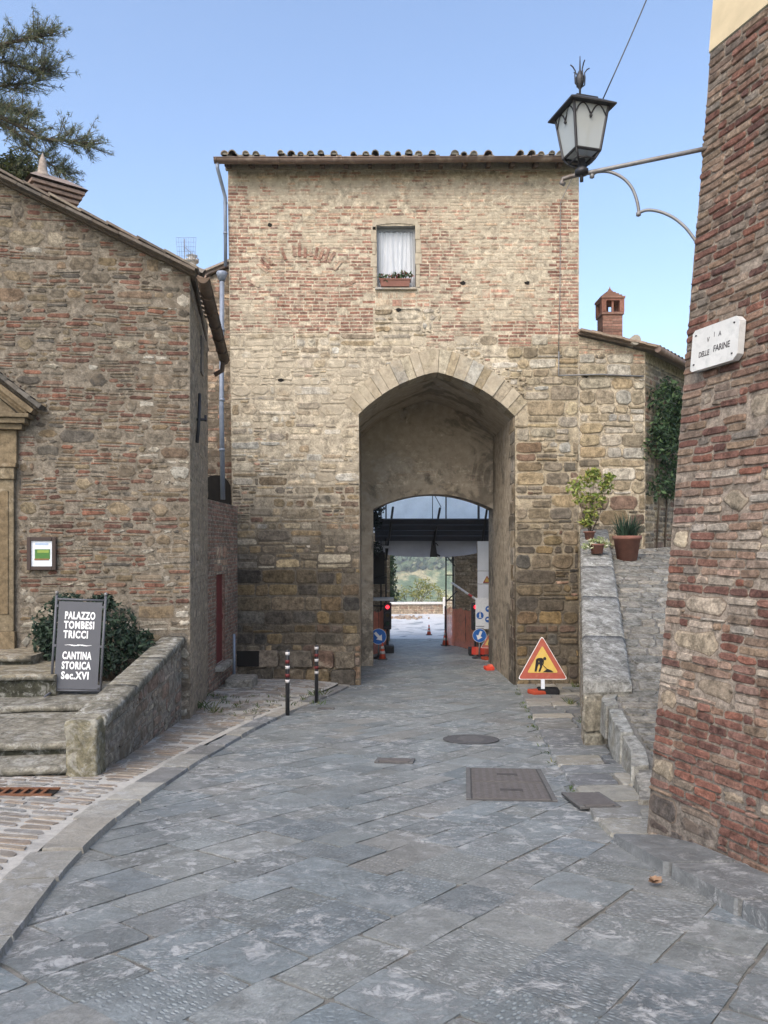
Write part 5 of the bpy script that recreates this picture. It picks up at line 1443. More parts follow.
mb=MB(); leaf_cloud(mb,[((r_.x+dx,r_.y+dy,r_.z+.24+dz),(.12,.12,.07)) for dx,dy,dz in((-.12,0,-.02),(.1,0,0),(0,-.08,.02),(-.2,-.05,-.1),(.17,-.04,-.06))],60,.045,((.30,.34,.16),(.48,.48,.30),(.2,.27,.09),(.6,.58,.42)))
mb.build('flowers',M['leaf'],tp3)
# ivy on the annex side
iv=MB(); cen=[]
for _ in range(60):
    u=R.uniform(.1,2.6); v=R.uniform(4.75,7.1)
    if v<5.2 and R.random()<.4: continue
    p=Vector(SP(u,v,.08+R.uniform(0,.22))); cen.append((tuple(p),(.28,.25,.3)))
leaf_cloud(iv,cen,85,.075,((.035,.068,.032),(.05,.09,.04),(.025,.045,.025),(.08,.13,.05)))
ivt=thing('ivy',SP(1.2,4,.1),'dense dark ivy hanging down the side wall of the annex','ivy')
iv.build('foliage',M['leaf'],ivt)
mb=MB()
for u in(.6,1.1,1.6): mb.tube([SP(u,3.3,.03),SP(u+.1,4.4,.05),SP(u-.05,5.6,.06),SP(u+.1,6.8,.06)],[.025,.02,.015,.006],5)
mb.build('stem',M['bark'],ivt)
# flower box on the window sill
fb=thing('flower_box',((WX0+WX1)/2,TY-.05,WZ0),'terracotta window box of geraniums on the sill of the curtained window','flower box')
mb=MB(); bx0,bx1=WX0+.08,WX1-.12; zb=WZ0-.005
pts=[(bx0+.02,TY-.10,zb),(bx1-.02,TY-.10,zb),(bx1-.02,TY+.06,zb),(bx0+.02,TY+.06,zb)]; pt2=[(bx0,TY-.115,zb+.15),(bx1,TY-.115,zb+.15),(bx1,TY+.075,zb+.15),(bx0,TY+.075,zb+.15)]
i1,i2=mb.pts(pts),mb.pts(pt2)
for q in range(4): mb.face((i1[q],i1[(q+1)%4],i2[(q+1)%4],i2[q]))
mb.face(i1[::-1]); mb.face(i2); mb.box(((bx0+bx1)/2,TY-.02,zb+.15),(bx1-bx0+.03,.21,.03)); mb.build('box',M['terracotta'],fb)
mb=MB(); leaf_cloud(mb,[((bx0+(bx1-bx0)*f,TY-.03,zb+.22+h),(.11,.10,.08)) for f,h in((.05,.0),(.28,-.02),(.45,.04),(.62,.0),(.75,.07),(.95,.05),(.2,-.1))],45,.05,((.04,.08,.03),(.06,.10,.04),(.25,.05,.05),(.03,.055,.03),(.10,.13,.05)))
mb.build('flowers',M['leaf'],fb)
# ================================================================= LAMP AND STREET PLATE
LY=5.78; Lc=W(580,150,LY)
lamp=thing('street_lamp',tuple(Lc),'wrought iron wall lantern with frosted panes on a curved bracket','street lamp')
wa=Vector((W(709,148,5.42))); tip=W(563,178,5.86)
lb=MB()
bd_=(wa-tip).normalized()
lb.tube([wa+bd_*.12,wa.lerp(tip,.5),tip+bd_*.06,tip+Vector((0,0,-.006)),tip-bd_*.012+Vector((0,0,-.035)),tip+bd_*.012+Vector((0,0,-.05))],.017,8)
def bp(px,py):
    t=(709-px)/(709-563); Y=5.42+(5.86-5.42)*t; return W(px,py,Y)
def arc(pts,n=8):
    out=[]
    for k in range(len(pts)-1):
        p0=pts[max(k-1,0)];p1=pts[k];p2=pts[k+1];p3=pts[min(k+2,len(pts)-1)]
        for q in range(n):
            t=q/n; out.append(.5*((2*p1)+(p2-p0)*t+(2*p0-5*p1+4*p2-p3)*t*t+(3*p1-p0-3*p2+p3)*t**3))
    out.append(pts[-1]); return out
lb.tube(arc([bp(592,176),bp(597,172),bp(610,172),bp(623,178),bp(632,188),bp(637,201),bp(639,213)]),.0115,7)
lb.tube(arc([bp(638,213),bp(648,210),bp(661,212),bp(674,218),bp(685,227),bp(693,237),bp(699,246)]),.0115,7)
for px,py in((638.5,214),(592,176)): lb.lathe(bp(px,py)+Vector((0,0,-.02)),[(.004,0),(.018,.008),(.018,.03),(.004,.04)],8)
lb.build('bracket',M['bracketm'],lamp)
# lantern body: square, turned, tapering to the foot
zb_=E+(HZ-155)/F*LY; zt_=E+(HZ-112)/F*LY; yaw=math.radians(15)
def lq(sx,sy,r,z): 
    v=Vector((sx*r,sy*r,0)); v.rotate(Euler((0,0,yaw))); return Vector((Lc.x+.012,LY,z))+v
cor=[(-1,-1),(1,-1),(1,1),(-1,1)]; rb_,rt_=.098,.142
ff=MB()
for sx,sy in cor: ff.tube([lq(sx,sy,rb_,zb_),lq(sx,sy,rt_,zt_)],.011,6,smooth=False)
for r,z,th in((rb_,zb_,.014),(rt_,zt_,.012)):
    for k in range(4): ff.tube([lq(*cor[k],r,z),lq(*cor[(k+1)%4],r,z)],th*.8,6,smooth=False)
for k in range(4):  # pointed tracery under the eave of each pane
    a=lq(*cor[k],rt_-.006,zt_-.012); b=lq(*cor[(k+1)%4],rt_-.006,zt_-.012)
    for s0,s1 in((0.03,.5),(.5,.97)):
        ff.tube([a.lerp(b,s0+(s1-s0)*q/8)+Vector((0,0,-.075+.075*math.sin(math.pi*q/8))) for q in range(9)],.006,5)
    ff.lathe(a.lerp(b,.5)+Vector((0,0,-.10)),[(.003,0),(.013,.014),(.003,.034)],6)
base=Vector((Lc.x+.012,LY,zb_-.10))
for sx,sy in cor: ff.tube([lq(sx,sy,rb_,zb_),lq(sx,sy,rb_*.72,zb_-.05),lq(sx,sy,.035,zb_-.085)],.009,6)
for k in range(4): ff.tube([lq(*cor[k],rb_*.72,zb_-.05),lq(*cor[(k+1)%4],rb_*.72,zb_-.05)],.007,5)
ff.lathe(base+Vector((0,0,-.035)),[(.02,-.02),(.05,-.01),(.052,.02),(.03,.04),(.03,.10)],10)
ff.tube([base+Vector((0,0,-.1)),base],.014,8)
ff.build('lantern_frame',M['iron'],lamp)
gm=MB()
for k in range(4):
    a,b=cor[k],cor[(k+1)%4]; gm.poly([lq(*a,rb_-.002,zb_+.006),lq(*b,rb_-.002,zb_+.006),lq(*b,rt_-.002,zt_-.006),lq(*a,rt_-.002,zt_-.006)])
gm.poly([lq(*c,rb_-.004,zb_+.003) for c in cor]); gm.build('pane',M['lampglass'],lamp)
rf=MB(); rr=.185; ze=zt_+.0
i0=rf.pts([lq(*c,rr,ze-.012) for c in cor]); i1=rf.pts([lq(*c,rr,ze) for c in cor]); i2=rf.pts([lq(*c,.10,ze+.062) for c in cor])
for k in range(4): rf.face((i0[k],i0[(k+1)%4],i1[(k+1)%4],i1[k])); rf.face((i1[k],i1[(k+1)%4],i2[(k+1)%4],i2[k]))
rf.face(i0[::-1]); rf.face(i2)
j0=rf.pts([lq(*c,.088,ze+.066) for c in cor]); j1=rf.pts([lq(*c,.088,ze+.08) for c in cor])
for k in range(4): rf.face((j0[k],j0[(k+1)%4],j1[(k+1)%4],j1[k]))
rf.face(j0[::-1]); rf.face(j1); ro=rf.build('lantern_roof',M['iron'],lamp)
fn=MB(); f0=Vector((Lc.x+.0,LY,ze+.08)); 
fn.lathe(f0,[(.009,0),(.008,.09),(.018,.105),(.034,.15),(.033,.18),(.018,.215),(.007,.235),(.003,.34)],10)
for a,l in((.3,.10),(1.9,.12),(3.4,.115),(4.9,.10)):
    d=Vector((math.cos(a),math.sin(a),0)); fn.tube([f0+Vector((0,0,.095)),f0+d*.04+Vector((0,0,.13)),f0+d*.043+Vector((0,0,.19)),f0+d*.038+Vector((0,0,.22)),f0+d*.06+Vector((0,0,.25)),f0+d*.08+Vector((0,0,.262))],.005,5)
fn.build('finial',M['iron'],ro)
mb=MB(); ca=W(603,99,LY); cb=Vector(RP(.0,2.35+5.6,.02)); pts=[ca.lerp(cb,k/10)+Vector((0,0,-.10*math.sin(math.pi*k/10))) for k in range(11)]
mb.tube(pts,.005,5); tag(mb.build('power_cable',M['black']),'thin black cable rising from the lantern roof to the brick house','cable')
# marble street plate
pl0=RP(.0,0,0); 
pcn=Vector(RP(.16,2.35+1.50,.0)); 
# find plate centre on the wall from its corners in the picture
def on_right(px,py):
    best=None
    for iu in range(0,60):
        for iv in range(0,60):
            u=iu*.012; v=3.4+iv*.012; p=Vector(RP(u,v,.02)); e=(384+F*p.x/p.y-px)**2+(HZ-F*(p.z-E)/p.y-py)**2
            if best is None or e<best[0]: best=(e,u,v)
    return best[1],best[2]
ua,va=on_right(699,351); ub,vb=on_right(743,338); uc=(ua+ub)/2; vc=(va+vb)/2; pwid=(ub-ua)*1.06
pl=thing('street_plate',RP(uc,vc,.03),'white marble street name plate on the corner of the brick house','street sign')
ax=rd.copy(); az=(Vector((0,0,1))-rn*tb).normalized(); ay=ax.cross(az)
pcen=Vector(RP(uc,vc,.055)); ph_=.285
tilt=.0
def pp(x,z,d): return pcen+ax*x+az*z+rn*d
hw,hh=pwid/2,ph_/2; c_=.035
ol=[(-hw+c_*.5,-hh),(hw-c_,-hh),(hw,-hh+c_),(hw,hh-c_),(hw-c_,hh),(-hw+c_*.6,hh),(-hw,hh-c_*.6),(-hw,-hh+c_*.5)]
mb=MB(); mb.prism([pp(x,z,-.03) for x,z in ol],rn*.05,(1,1,1,0)); mb.build('slab',M['marble'],pl)
Mt=Matrix.Translation(pcen+rn*.0205)@Matrix((ax,az,ax.cross(az))).transposed().to_4x4()
for body,x,z,s in(("V",-.058,.045,.05),("I",-.005,.068,.048),("A",.045,.062,.05)): text(body,s,M['letterdark'],pl,Mt@Matrix.Translation((x,z,0)),'lettering',.0,.001,.75)
text("DELLE",.052,M['letterdark'],pl,Mt@Matrix.Translation((-.088,-.042,0)),'lettering',.001,.001,.68)
text("FARINE",.060,M['letterdark'],pl,Mt@Matrix.Translation((.068,-.030,0)),'lettering',.001,.001,.74)
for x,z in((-hw+.035,hh-.04),(hw-.045,hh-.04),(-hw+.035,-hh+.045),(hw-.045,-hh+.045)):
    mb=MB(); mb.box(pp(x,z,.021),(.011,.011,.008)); mb.build('screw',M['iron'],pl)
# ================================================================= ROAD THINGS
def cover(px,py,sx,sy,rotz,label,name='manhole_cover',panels=1,round_=False,up=.016):
    g=G(px,py,up); t=thing(name,(g.x,g.y,g.z),label,'manhole cover')
    sl=math.atan2(gz(g.y+.2)-gz(g.y-.2),.4); Rm=Matrix.Rotation(sl,3,'X')@Matrix.Rotation(rotz,3,'Z')
    mb=MB()
    if round_:
        i=[]
        for r,z in((.30,.008),(.30,.016),(.27,.016),(.265,.012),(.0,.012)):
            i.append(mb.pts([g+Rm@Vector((sx*r/.3*math.cos(q*math.pi/14),sx*r/.3*math.sin(q*math.pi/14),z)) for q in range(28)]))
        for A,B in zip(i,i[1:]):
            for q in range(28): mb.face((A[q],A[(q+1)%28],B[(q+1)%28],B[q]),(.085,.085,.088,0))
        for k in range(5): mb.box(g+Rm@Vector((0,(k-2)*.09,.014)),(.36-abs(k-2)*.06,.03,.006),(.11,.11,.112,0),Rm)
    else:
        mb.box(g+Rm@Vector((0,0,.004)),(sx,sy,.02),(.075,.073,.072,0),Rm,.004)
        for x in(-1,1): mb.box(g+Rm@Vector((x*(sx/2-.02),0,.012)),(.04,sy,.014),(.12,.118,.115,0),Rm,.003)
        n=panels
        for k in range(n):
            cy=-sy/2+sy*(k+.5)/n; mb.box(g+Rm@Vector((0,cy,.012)),(sx-.11,sy/n-.03,.014),(.115,.105,.098,0),Rm,.004)
            for q in range(9): mb.box(g+Rm@Vector((-sx*.36+sx*.72*q/8,cy,.0195)),(.035,sy/n-.10,.004),(.125,.115,.11,0),Rm)
            if panels>1: mb.box(g+Rm@Vector((.02,cy,.021)),(.20,.09,.004),(.07,.066,.064,0),Rm)
    mb.build('plate',M['attrrough'],t)
g=G(507,785); cover(507,784,.76,1.5,math.radians(-6),'large two-panel iron cover in the paving near the right edge',panels=2)
cover(471,740,.36,.4,0,'round iron manhole cover in the middle of the paving',round_=True)
cover(395,761.5,.42,.26,math.radians(-8),'small rectangular iron cover left of the round manhole')
cover(590,801,.33,.56,math.radians(2),'blackish rectangular plate beside the lane entrance',name='cover_plate',up=.040)
cover(326,709,.28,.14,0,'tiny iron cover near the kerb by the bollards',name='drain_cover')
mb=MB(); g=G(655,886,.02)
for a,l in((.2,.05),(1.1,.04),(2.3,.04),(3.3,.045),(4.6,.035)):
    d=Vector((math.cos(a),math.sin(a),.25)); s=Vector((-math.sin(a),math.cos(a),0))*.02; g2=g+Vector((0,0,.02))
    mb.poly([g2,g2+d*l*.5+s,g2+d*l,g2+d*l*.5-s],(.20,.125,.08,0)); mb.poly([g2-d*.01,g2+d*l*.4+s*1.3+Vector((0,0,.015)),g2+d*l*.8+Vector((0,0,.02)),g2+d*l*.5-s*1.2],(.24,.155,.10,0))
tag(mb.build('dead_leaf',M['attrrough']),'curled brown dead leaf lying on the paving by the kerb','leaf')
# roadworks signs
def tri_pts(c,ax_,az_,s,h,r=.12):
    P=[(-s/2,0),(s/2,0),(0,h)]; out=[]
    for k in range(3):
        p=Vector(P[k]);a=(Vector(P[k-1])-p).normalized();b=(Vector(P[(k+1)%3])-p).normalized()
        for q in range(5):
            t=q/4; v=p+a*r*(1-t)**1.0*s*.55*(1-t)+b*r*s*.55*t*t; out.append(c+ax_*v.x+az_*v.y)
    return out
def works_sign(c,w,label,name='warning_sign',post=.3,yaw=0.0,lean=.08,man=True,groupn=None,redbase=True,feet=True):
    t=thing(name,(c.x,c.y,c.z),label,'road sign',groupn)
    Rm=Matrix.Rotation(yaw,3,'Z')@Matrix.Rotation(-lean,3,'X'); ax_=Rm@Vector((1,0,0)); az_=Rm@Vector((0,0,1)); nn=Rm@Vector((0,-1,0))
    b=c+az_*post; h=w*.87
    mb=MB(); mb.prism(tri_pts(b,ax_,az_,w,h),-nn*.02,(1,1,1,0)); po=mb.build('plate',M['white'],t)
    mb=MB(); mb.prism(tri_pts(b+nn*.003+az_*.012*w,ax_,az_,w*.965,h*.965),-nn*.002); mb.build('border',M['red'],po)
    mb=MB(); mb.prism(tri_pts(b+nn*.006+az_*.135*w,ax_,az_,w*.62,h*.62),-nn*.002); mb.build('face',M['yellow'],po)
    if man:
        mb=MB(); k=w
        def q(pts,d=.009): mb.prism([b+ax_*(x*k)+az_*(z*k)+nn*d for x,z in pts],-nn*.002)
        q([(-.165,.155),(-.125,.155),(-.10,.25),(-.07,.31),(-.09,.41),(-.13,.40),(-.145,.29)])   # rear leg
        q([(-.09,.155),(-.05,.155),(-.01,.25),(-.005,.31),(.0,.36),(-.06,.40),(-.075,.32),(-.05,.26)],.0094)
        q([(-.13,.40),(-.09,.425),(-.02,.43),(.02,.41),(-.0,.345),(-.06,.36)],.0098)                  # bent back
        q([(.0,.41),(.03,.38),(.02,.30),(-.02,.27),(-.03,.29),(.0,.32)],.0102)      # arm
        q([(.045+.032*math.cos(a),.415+.032*math.sin(a)) for a in frange(0,6.28,12)[:-1]],.0106)
        q([(-.02,.30),(.09,.19),(.10,.20),(-.01,.31)],.0110)                       # shovel
        q([(.0,.145),(.22,.145),(.17,.185),(.13,.20),(.10,.215),(.06,.19)],.0114)     # heap
        mb.build('pictogram',M['black'],po)
    if feet:
        mb=MB(); mb.box(c+az_*(post/2),(.07,.03,post+.02),(.62,.66,.72,0),Rm); mb.build('post',M['attr'],t)
        mb=MB(); mb.box(c+Vector((-.10,.05,.05)),(.30,.30,.09),(.35,.06,.03,0),.3,.03); mb.box(c+Vector((.12,.10,.06)),(.42,.34,.12),(.015,.015,.017,0),-.1,.04); mb.build('ballast_bag',M['attrrough'],t)
    return t
c=G(543,695,.03); works_sign(c,.98,'red and yellow triangular roadworks sign standing in the corner right of the archway',post=.30)
# ================================================================= BEYOND THE FIRST ARCH
# outer gate wall
og=thing('outer_gate',(1.3,26.5,gz(26)),'inner courtyard wall with broad opening and rough stone pillar behind the scaffold','gate')
OY=26.5
def oxx(px): return (px-384)/F*OY
def ozz(py): return E+(HZ-py)/F*OY
mb=MB(); OX0,OX1=oxx(390),oxx(455)
OP=lambda u,v,d:(-2.6+u,OY-d,E-3.7+v)
def ohole(u,v):
    x,z=-2.6+u,E-3.7+v; return OX0<x<OX1 and z<ozz(554)-.25*max(0,(x-OX1+.5)/.5)**2
masonry(mb,OP,7.4,4.3,lambda u,v:dict(w=(3,7),h=(3,5),col=pick((.52,.44,.31),(.46,.37,.25),(.40,.33,.24),(.55,.49,.38)),depth=.03,alpha=.3,gap=.01,rnd=.3,jit=.015,nv=8,drop=.1),lambda u,v:not ohole(u,v))  # stone tones lightened in place of sunlight that doesn't reach this wall
ous=frange(0,7.4,30)+[OX0+2.6,OX1+2.6]; ovs=frange(0,4.3,30)+[ozz(554)-E+3.7]
mort_sheet(mb,OP,ous,ovs,ohole,lambda u,v:(.38,.31,.22))
for x in(OX0,OX1): mb.poly([(x,OY,E-3.7),(x,OY+.7,E-3.7),(x,OY+.7,ozz(554)),(x,OY,ozz(554))],(.40,.33,.23,.3))
mb.poly([(OX0,OY,ozz(554)),(OX1,OY,ozz(554)),(OX1,OY+.7,ozz(554)),(OX0,OY+.7,ozz(554))],(.35,.3,.22,.3))
mb.build('wall',M['wing'],og)
# side walls of the court between tower and outer gate
cw=thing('court_wall',(-.9,23.8,gz(24)),'dark creeper-hung courtyard side wall at the left beyond the arch','wall')
mb=MB(); P=lambda u,v,d:(-.75+d,21.3+u,E-3.6+v)
masonry(mb,P,5.2,4.2,lambda u,v:dict(w=(4,8),h=(3,5),col=SV,depth=.02,alpha=.2,gap=.01,rnd=.25,jit=.012,nv=8),lambda u,v:True,mortar=lambda u,v:(.22,.19,.15),msub=.6); mb.build('wall',M['house'],cw)
cw2=thing('court_wall',(4.2,23.8,gz(24)),'rough courtyard side wall at the right behind the white panels','wall')
mb=MB(); P=lambda u,v,d:(4.1-d,21.3+u,E-3.6+v)
masonry(mb,P,5.2,4.2,lambda u,v:dict(w=(4,8),h=(3,5),col=SD,depth=.02,alpha=.2,gap=.01,rnd=.25,jit=.012,nv=8),lambda u,v:True,mortar=lambda u,v:(.30,.25,.18),msub=.6); mb.build('wall',M['house'],cw2)
mb=MB(); cen=[((-.45+R.uniform(-.15,.35),22.0+R.uniform(0,1.5),E+R.uniform(-.2,1.4)),(.2,.3,.25)) for _ in range(16)]
leaf_cloud(mb,cen,90,.07,((.012,.02,.016),(.02,.03,.022),(.01,.016,.013)))
tag(mb.build('creeper',M['leaf']),'blackish creeper hanging inside the courtyard at the upper left','creeper')
# scaffold
def V3(px,py,Y): return W(px,py,Y)
sc_=thing('scaffold',(1.5,24,gz(24)),'scaffold with dark sloping plank fan and pale sheeting across the courtyard','scaffold')
mb=MB()
Xa,Xb=V3(383,0,24).x-.25,V3(497,0,24).x+.3
ft=V3(440,519.5,23.0); fb_=V3(440,541.5,24.0)
nP=4
for k in range(nP):
    a=Vector((0,ft.y,ft.z)).lerp(Vector((0,fb_.y,fb_.z)),k/nP); b=Vector((0,ft.y,ft.z)).lerp(Vector((0,fb_.y,fb_.z)),(k+.90)/nP)
    mb.prism([(Xa,a.y,a.z),(Xb,a.y,a.z),(Xb,b.y,b.z),(Xa,b.y,b.z)],(0,.03,.03),(*jit((.045,.05,.062),.2),0))
mb.build('plank_fan',M['attr'],sc_)
mb=MB()
for px0,py0,px1,py1 in((393,507,386,560),(440,508,433,546),(487,509,479,562)):
    a=V3(px0,py0,22.85); b=V3(px1,py1,23.9); mb.tube([a,b],.035,6)
for px,Y in((381,24.2),(386,23.9),(446,25.0),(453,25.4),(479,24.0)): 
    x=V3(px,0,Y).x; mb.tube([(x,Y,gz(Y)),(x,Y,E+1.9)],.026,6)
for z in(-1.9,-1.0,.0):
    mb.tube([(V3(381,0,24).x-.5,24.1,E+z),(V3(387,0,24).x,23.9,E+z)],.02,6)
for py in(560,575,600): 
    mb.tube([V3(445.5,py,25.0),V3(454,py,25.4)],.018,5)
mb.tube([V3(436,543,24.4),V3(455,566,25.3)],.02,5); mb.tube([V3(446,602,25),V3(457,591,25.2)],.02,5); mb.tube([V3(432,552,24.3),V3(440,556,24.3)],.03,5)
mb.tube([V3(432.5,495,25),V3(432.5,519,25)],.014,5); mb.tube([V3(478,500,25),V3(478,519,25)],.02,5); mb.tube([V3(434,494,24.7),V3(441,507,24.4)],.012,5)
mb.build('pole',M['iron'],sc_)
mb=MB(); us=frange(Xa-.2,Xb+.4,26); vs=frange(E+.4,E+3.6,8)
lump_sheet(mb,lambda x,z:(x,25.1+.03*math.sin(x*9)+.02*nz(x,z,1.5),z),us,vs,lambda x,z:(1,1,1,0)); mb.build('sheeting',M['tarp'],sc_)
mb=MB(); us=frange(Xa,V3(477,0,24.4).x,22); vs=frange(0,1,6); zt=V3(0,540,24.4).z; zl=V3(0,557,24.4).z
lump_sheet(mb,lambda x,v:(x,24.4+.10*math.sin(v*3.1)+.02*nz(x,v,2),zt+(zl-zt)*v*(1-.25*abs((x-1.4)/1.6)**3)),us,vs,lambda x,z:(1,1,1,0)); mb.build('fabric',M['greyfab'],sc_)
mb=MB(); mb.prism([V3(430,557,23.9),V3(437.5,557,23.9),V3(435,540,23.9),V3(432,540,23.9)],(0,.12,0),(.02,.02,.022,0)); mb.build('floodlight',M['attr'],sc_)
mb=MB(); mb.box(V3(378,547,23.5)+Vector((0,0,0)),(.75,1.2,.08),(.28,.29,.30,0)); mb.box(V3(378,599,23.5),(.95,.6,.07),(.45,.48,.5,0)); mb.box(V3(377,568,24.2),(.5,.3,1.0),(.02,.02,.022,0)); mb.build('deck',M['attr'],sc_)
# white hoarding panels
hp=thing('white_hoarding',(3.0,22.9,gz(22.9)),'white site panel with a yellow triangle at the right beyond the arch','hoarding')
mb=MB(); x0,x1=V3(477.5,0,22.9).x,V3(503,0,22.9).x
for py0,py1 in((541,571),(571,584),(584,605)):
    za,zb2=V3(0,py1,22.9).z,V3(0,py0,22.9).z; mb.box(((x0+x1)/2,22.9,(za+zb2)/2),(x1-x0,.04,zb2-za-.012),(1,1,1,0),None,.006)
mb.build('panel',M['panel'],hp)
mb=MB(); mb.tube([(x0+.03,22.95,gz(22.9)),(x0+.03,22.95,V3(0,541,22.9).z)],.03,6); mb.tube([(x1-.1,22.95,gz(22.9)),(x1-.1,22.95,V3(0,541,22.9).z)],.03,6); mb.build('post',M['iron'],hp)
def flat_disc(c,r,mat,name,parent,nrm=Vector((0,-1,0)),n=24,th=.004):
    ax_=nrm.cross(Vector((0,0,1))).normalized(); mb=MB()
    mb.prism([c+ax_*(r*math.cos(q*2*math.pi/n))+Vector((0,0,r*math.sin(q*2*math.pi/n))) for q in range(n)],nrm*th); return mb.build(name,mat,parent)
def arrow(c,L,ang,parent,mat):
    d=Vector((math.cos(ang),0,math.sin(ang))); s=Vector((-d.z,0,d.x)); mb=MB(); w=L*.13
    mb.prism([c-d*L*.5+s*w,c+d*L*.05+s*w,c+d*L*.05+s*w*2.7,c+d*L*.5,c+d*L*.05-s*w*2.7,c+d*L*.05-s*w,c-d*L*.5-s*w],(0,-.003,0)); mb.build('arrow',mat,parent)
wt=W(487,583,22.84); works_sign(wt,.26,'small yellow hazard triangle fixed to the white site panel',post=0,man=False,lean=0,feet=False,name='hazard_sign')
# blue arrow signs
def arrow_sign(px,py,rpx,Y,ang,label):
    c=W(px,py,Y); r=rpx/F*Y; t=thing('arrow_sign',(c.x,c.y,gz(Y)),label,'road sign','blue arrow signs')
    o=flat_disc(c,r,M['white'],'plate',t); flat_disc(c+Vector((0,-.004,0)),r*.95,M['blue'],'face',o); arrow(c+Vector((0,-.009,0)),r*1.35,ang,o,M['white'])
    mb=MB(); mb.tube([(c.x,c.y+.04,gz(Y)),(c.x,c.y+.04,c.z)],.025,6); mb.build('post',M['bracketm'],t)
    mb=MB(); mb.lathe((c.x,c.y+.04,gz(Y)),[(.22,0),(.22,.05),(.06,.07),(.04,.10)],12); mb.build('foot',M['black'],t)
arrow_sign(378.5,636.5,8,21.9,math.radians(-48),'round blue sign with white arrow hanging by the left orange fence')
arrow_sign(479.5,635.5,7.0,21.9,math.radians(-112),'round blue sign with white arrow below the white safety board')
sb_=thing('safety_board',(3.05,22.3,gz(22.3)),'white board of round blue instruction symbols right of the archway','sign board')
mb=MB(); a=W(475.5,629,22.3); b=W(493,598,22.3); mb.box(((a.x+b.x)/2,22.3,(a.z+b.z)/2),(b.x-a.x,.02,b.z-a.z),(.70,.72,.74,0)); mb.build('board',M['attr'],sb_)
for px,py,r in((480,615.5,.105),(488.5,609,.09),(488,619.5,.085)):
    c=W(px,py,22.28); o=flat_disc(c,r,M['blue'],'symbol',sb_)
    mb=MB(); k=r; c=c+Vector((0,-.006,0))
    if px==480: mb.prism([c+Vector((x*k,0,z*k)) for x,z in((-.35,-.7),(-.1,-.05),(-.3,.1),(-.15,.45),(.15,.45),(.35,.0),(.1,-.05),(.4,-.7),(.15,-.7),(0,-.3),(-.15,-.7))],(0,-.003,0)); mb.lathe(c+Vector((0,0,.5*k)),[(.03*k,0),(.2*k,.1*k),(.2*k,.25*k),(.03*k,.35*k)],8)
    else: mb.prism([c+Vector((x*k,0,z*k)) for x,z in((-.55,-.1),(-.4,.35),(.2,.45),(.6,.1),(.3,-.15))],(0,-.003,0))
    mb.build('pictogram',M['white'],o)
for z,l in((.36,.30),(.30,.26)):
    mb=MB(); mb.box((W(480,0,22.3).x,22.285,W(0,629,22.3).z+z-.28),(l*.8,.006,.02),(.15,.16,.2,0)); mb.build('text_line',M['attr'],sb_)
mb=MB(); mb.tube([((a.x+b.x)/2,22.34,gz(22.3)),((a.x+b.x)/2,22.34,b.z)],.025,6); mb.build('post',M['bracketm'],sb_)
c=G(491,659,0); c=W(491.5,651.5,21.6); works_sign(Vector((c.x,21.6,gz(21.6))),.62,'red-bordered yellow roadworks triangle beside the right blue arrow sign',post=.34,yaw=-.25)
# red barrier board under the signs + fallen cone base
mb=MB(); 
for k in range(6):
    x=W(474,0,22.0).x+k*.12; mb.box((x,22.05,gz(22)+.22),(.12,.03,.22),((.55,.05,.03,0) if k%2==0 else (.5,.10,.06,0)))
for x in(W(475,0,22).x,W(495,0,22).x): mb.box((x,22.08,gz(22)+.06),(.06,.3,.1),(.1,.1,.1,0))
tag(mb.build('barrier_board',M['attr']),'low red barrier board standing under the right hand signs','barrier')
mb=MB(); c=W(489,660,19.6); c.z=gz(19.6)+.016; mb.box(c+Vector((0,0,.05)),(.22,.26,.10),(.62,.07,.04,0),.2,.03); mb.box(c+Vector((.03,0,.11)),(.12,.14,.06),(.70,.16,.10,0),.2,.02)
tag(mb.build('sandbag',M['attrrough']),'small red sandbag at the foot of the right passage wall','sandbag')
# cones
def cone(px,pyb,h,Y,label):
    x=W(px,0,Y).x; g=Vector((x,Y,gz(Y)+.016)); t=thing('traffic_cone',(g.x,g.y,g.z),label,'traffic cone','traffic cones')
    mb=MB(); mb.box(g+Vector((0,0,.012)),(h*.62,h*.62,.024),(.05,.05,.05,0),None,.008); mb.build('base',M['attr'],t)
    mb=MB(); mb.lathe(g+Vector((0,0,.024)),[(h*.22,0),(h*.05,h*.97),(h*.03,h)],16,(.60,.10,.05,0)); mb.build('cone',M['attr'],t)
    mb=MB()
    for f in(.30,.62):
        mb=MB(); mb.lathe(g+Vector((0,0,.024)),[(h*(.222-.17*f)+.004,h*f),(h*(.222-.17*(f+.17))+.004,h*(f+.17))],16); mb.build('reflector_band',M['reflect'],t)
cone(382.5,657,.45,21.7,'striped cone under the left blue arrow sign')
cone(429,645,.36,28.5,'far small cone standing alone in the middle of the sunlit road')
cone(445.5,646,.5,25.2,'orange cone at the foot of the orange net fence')
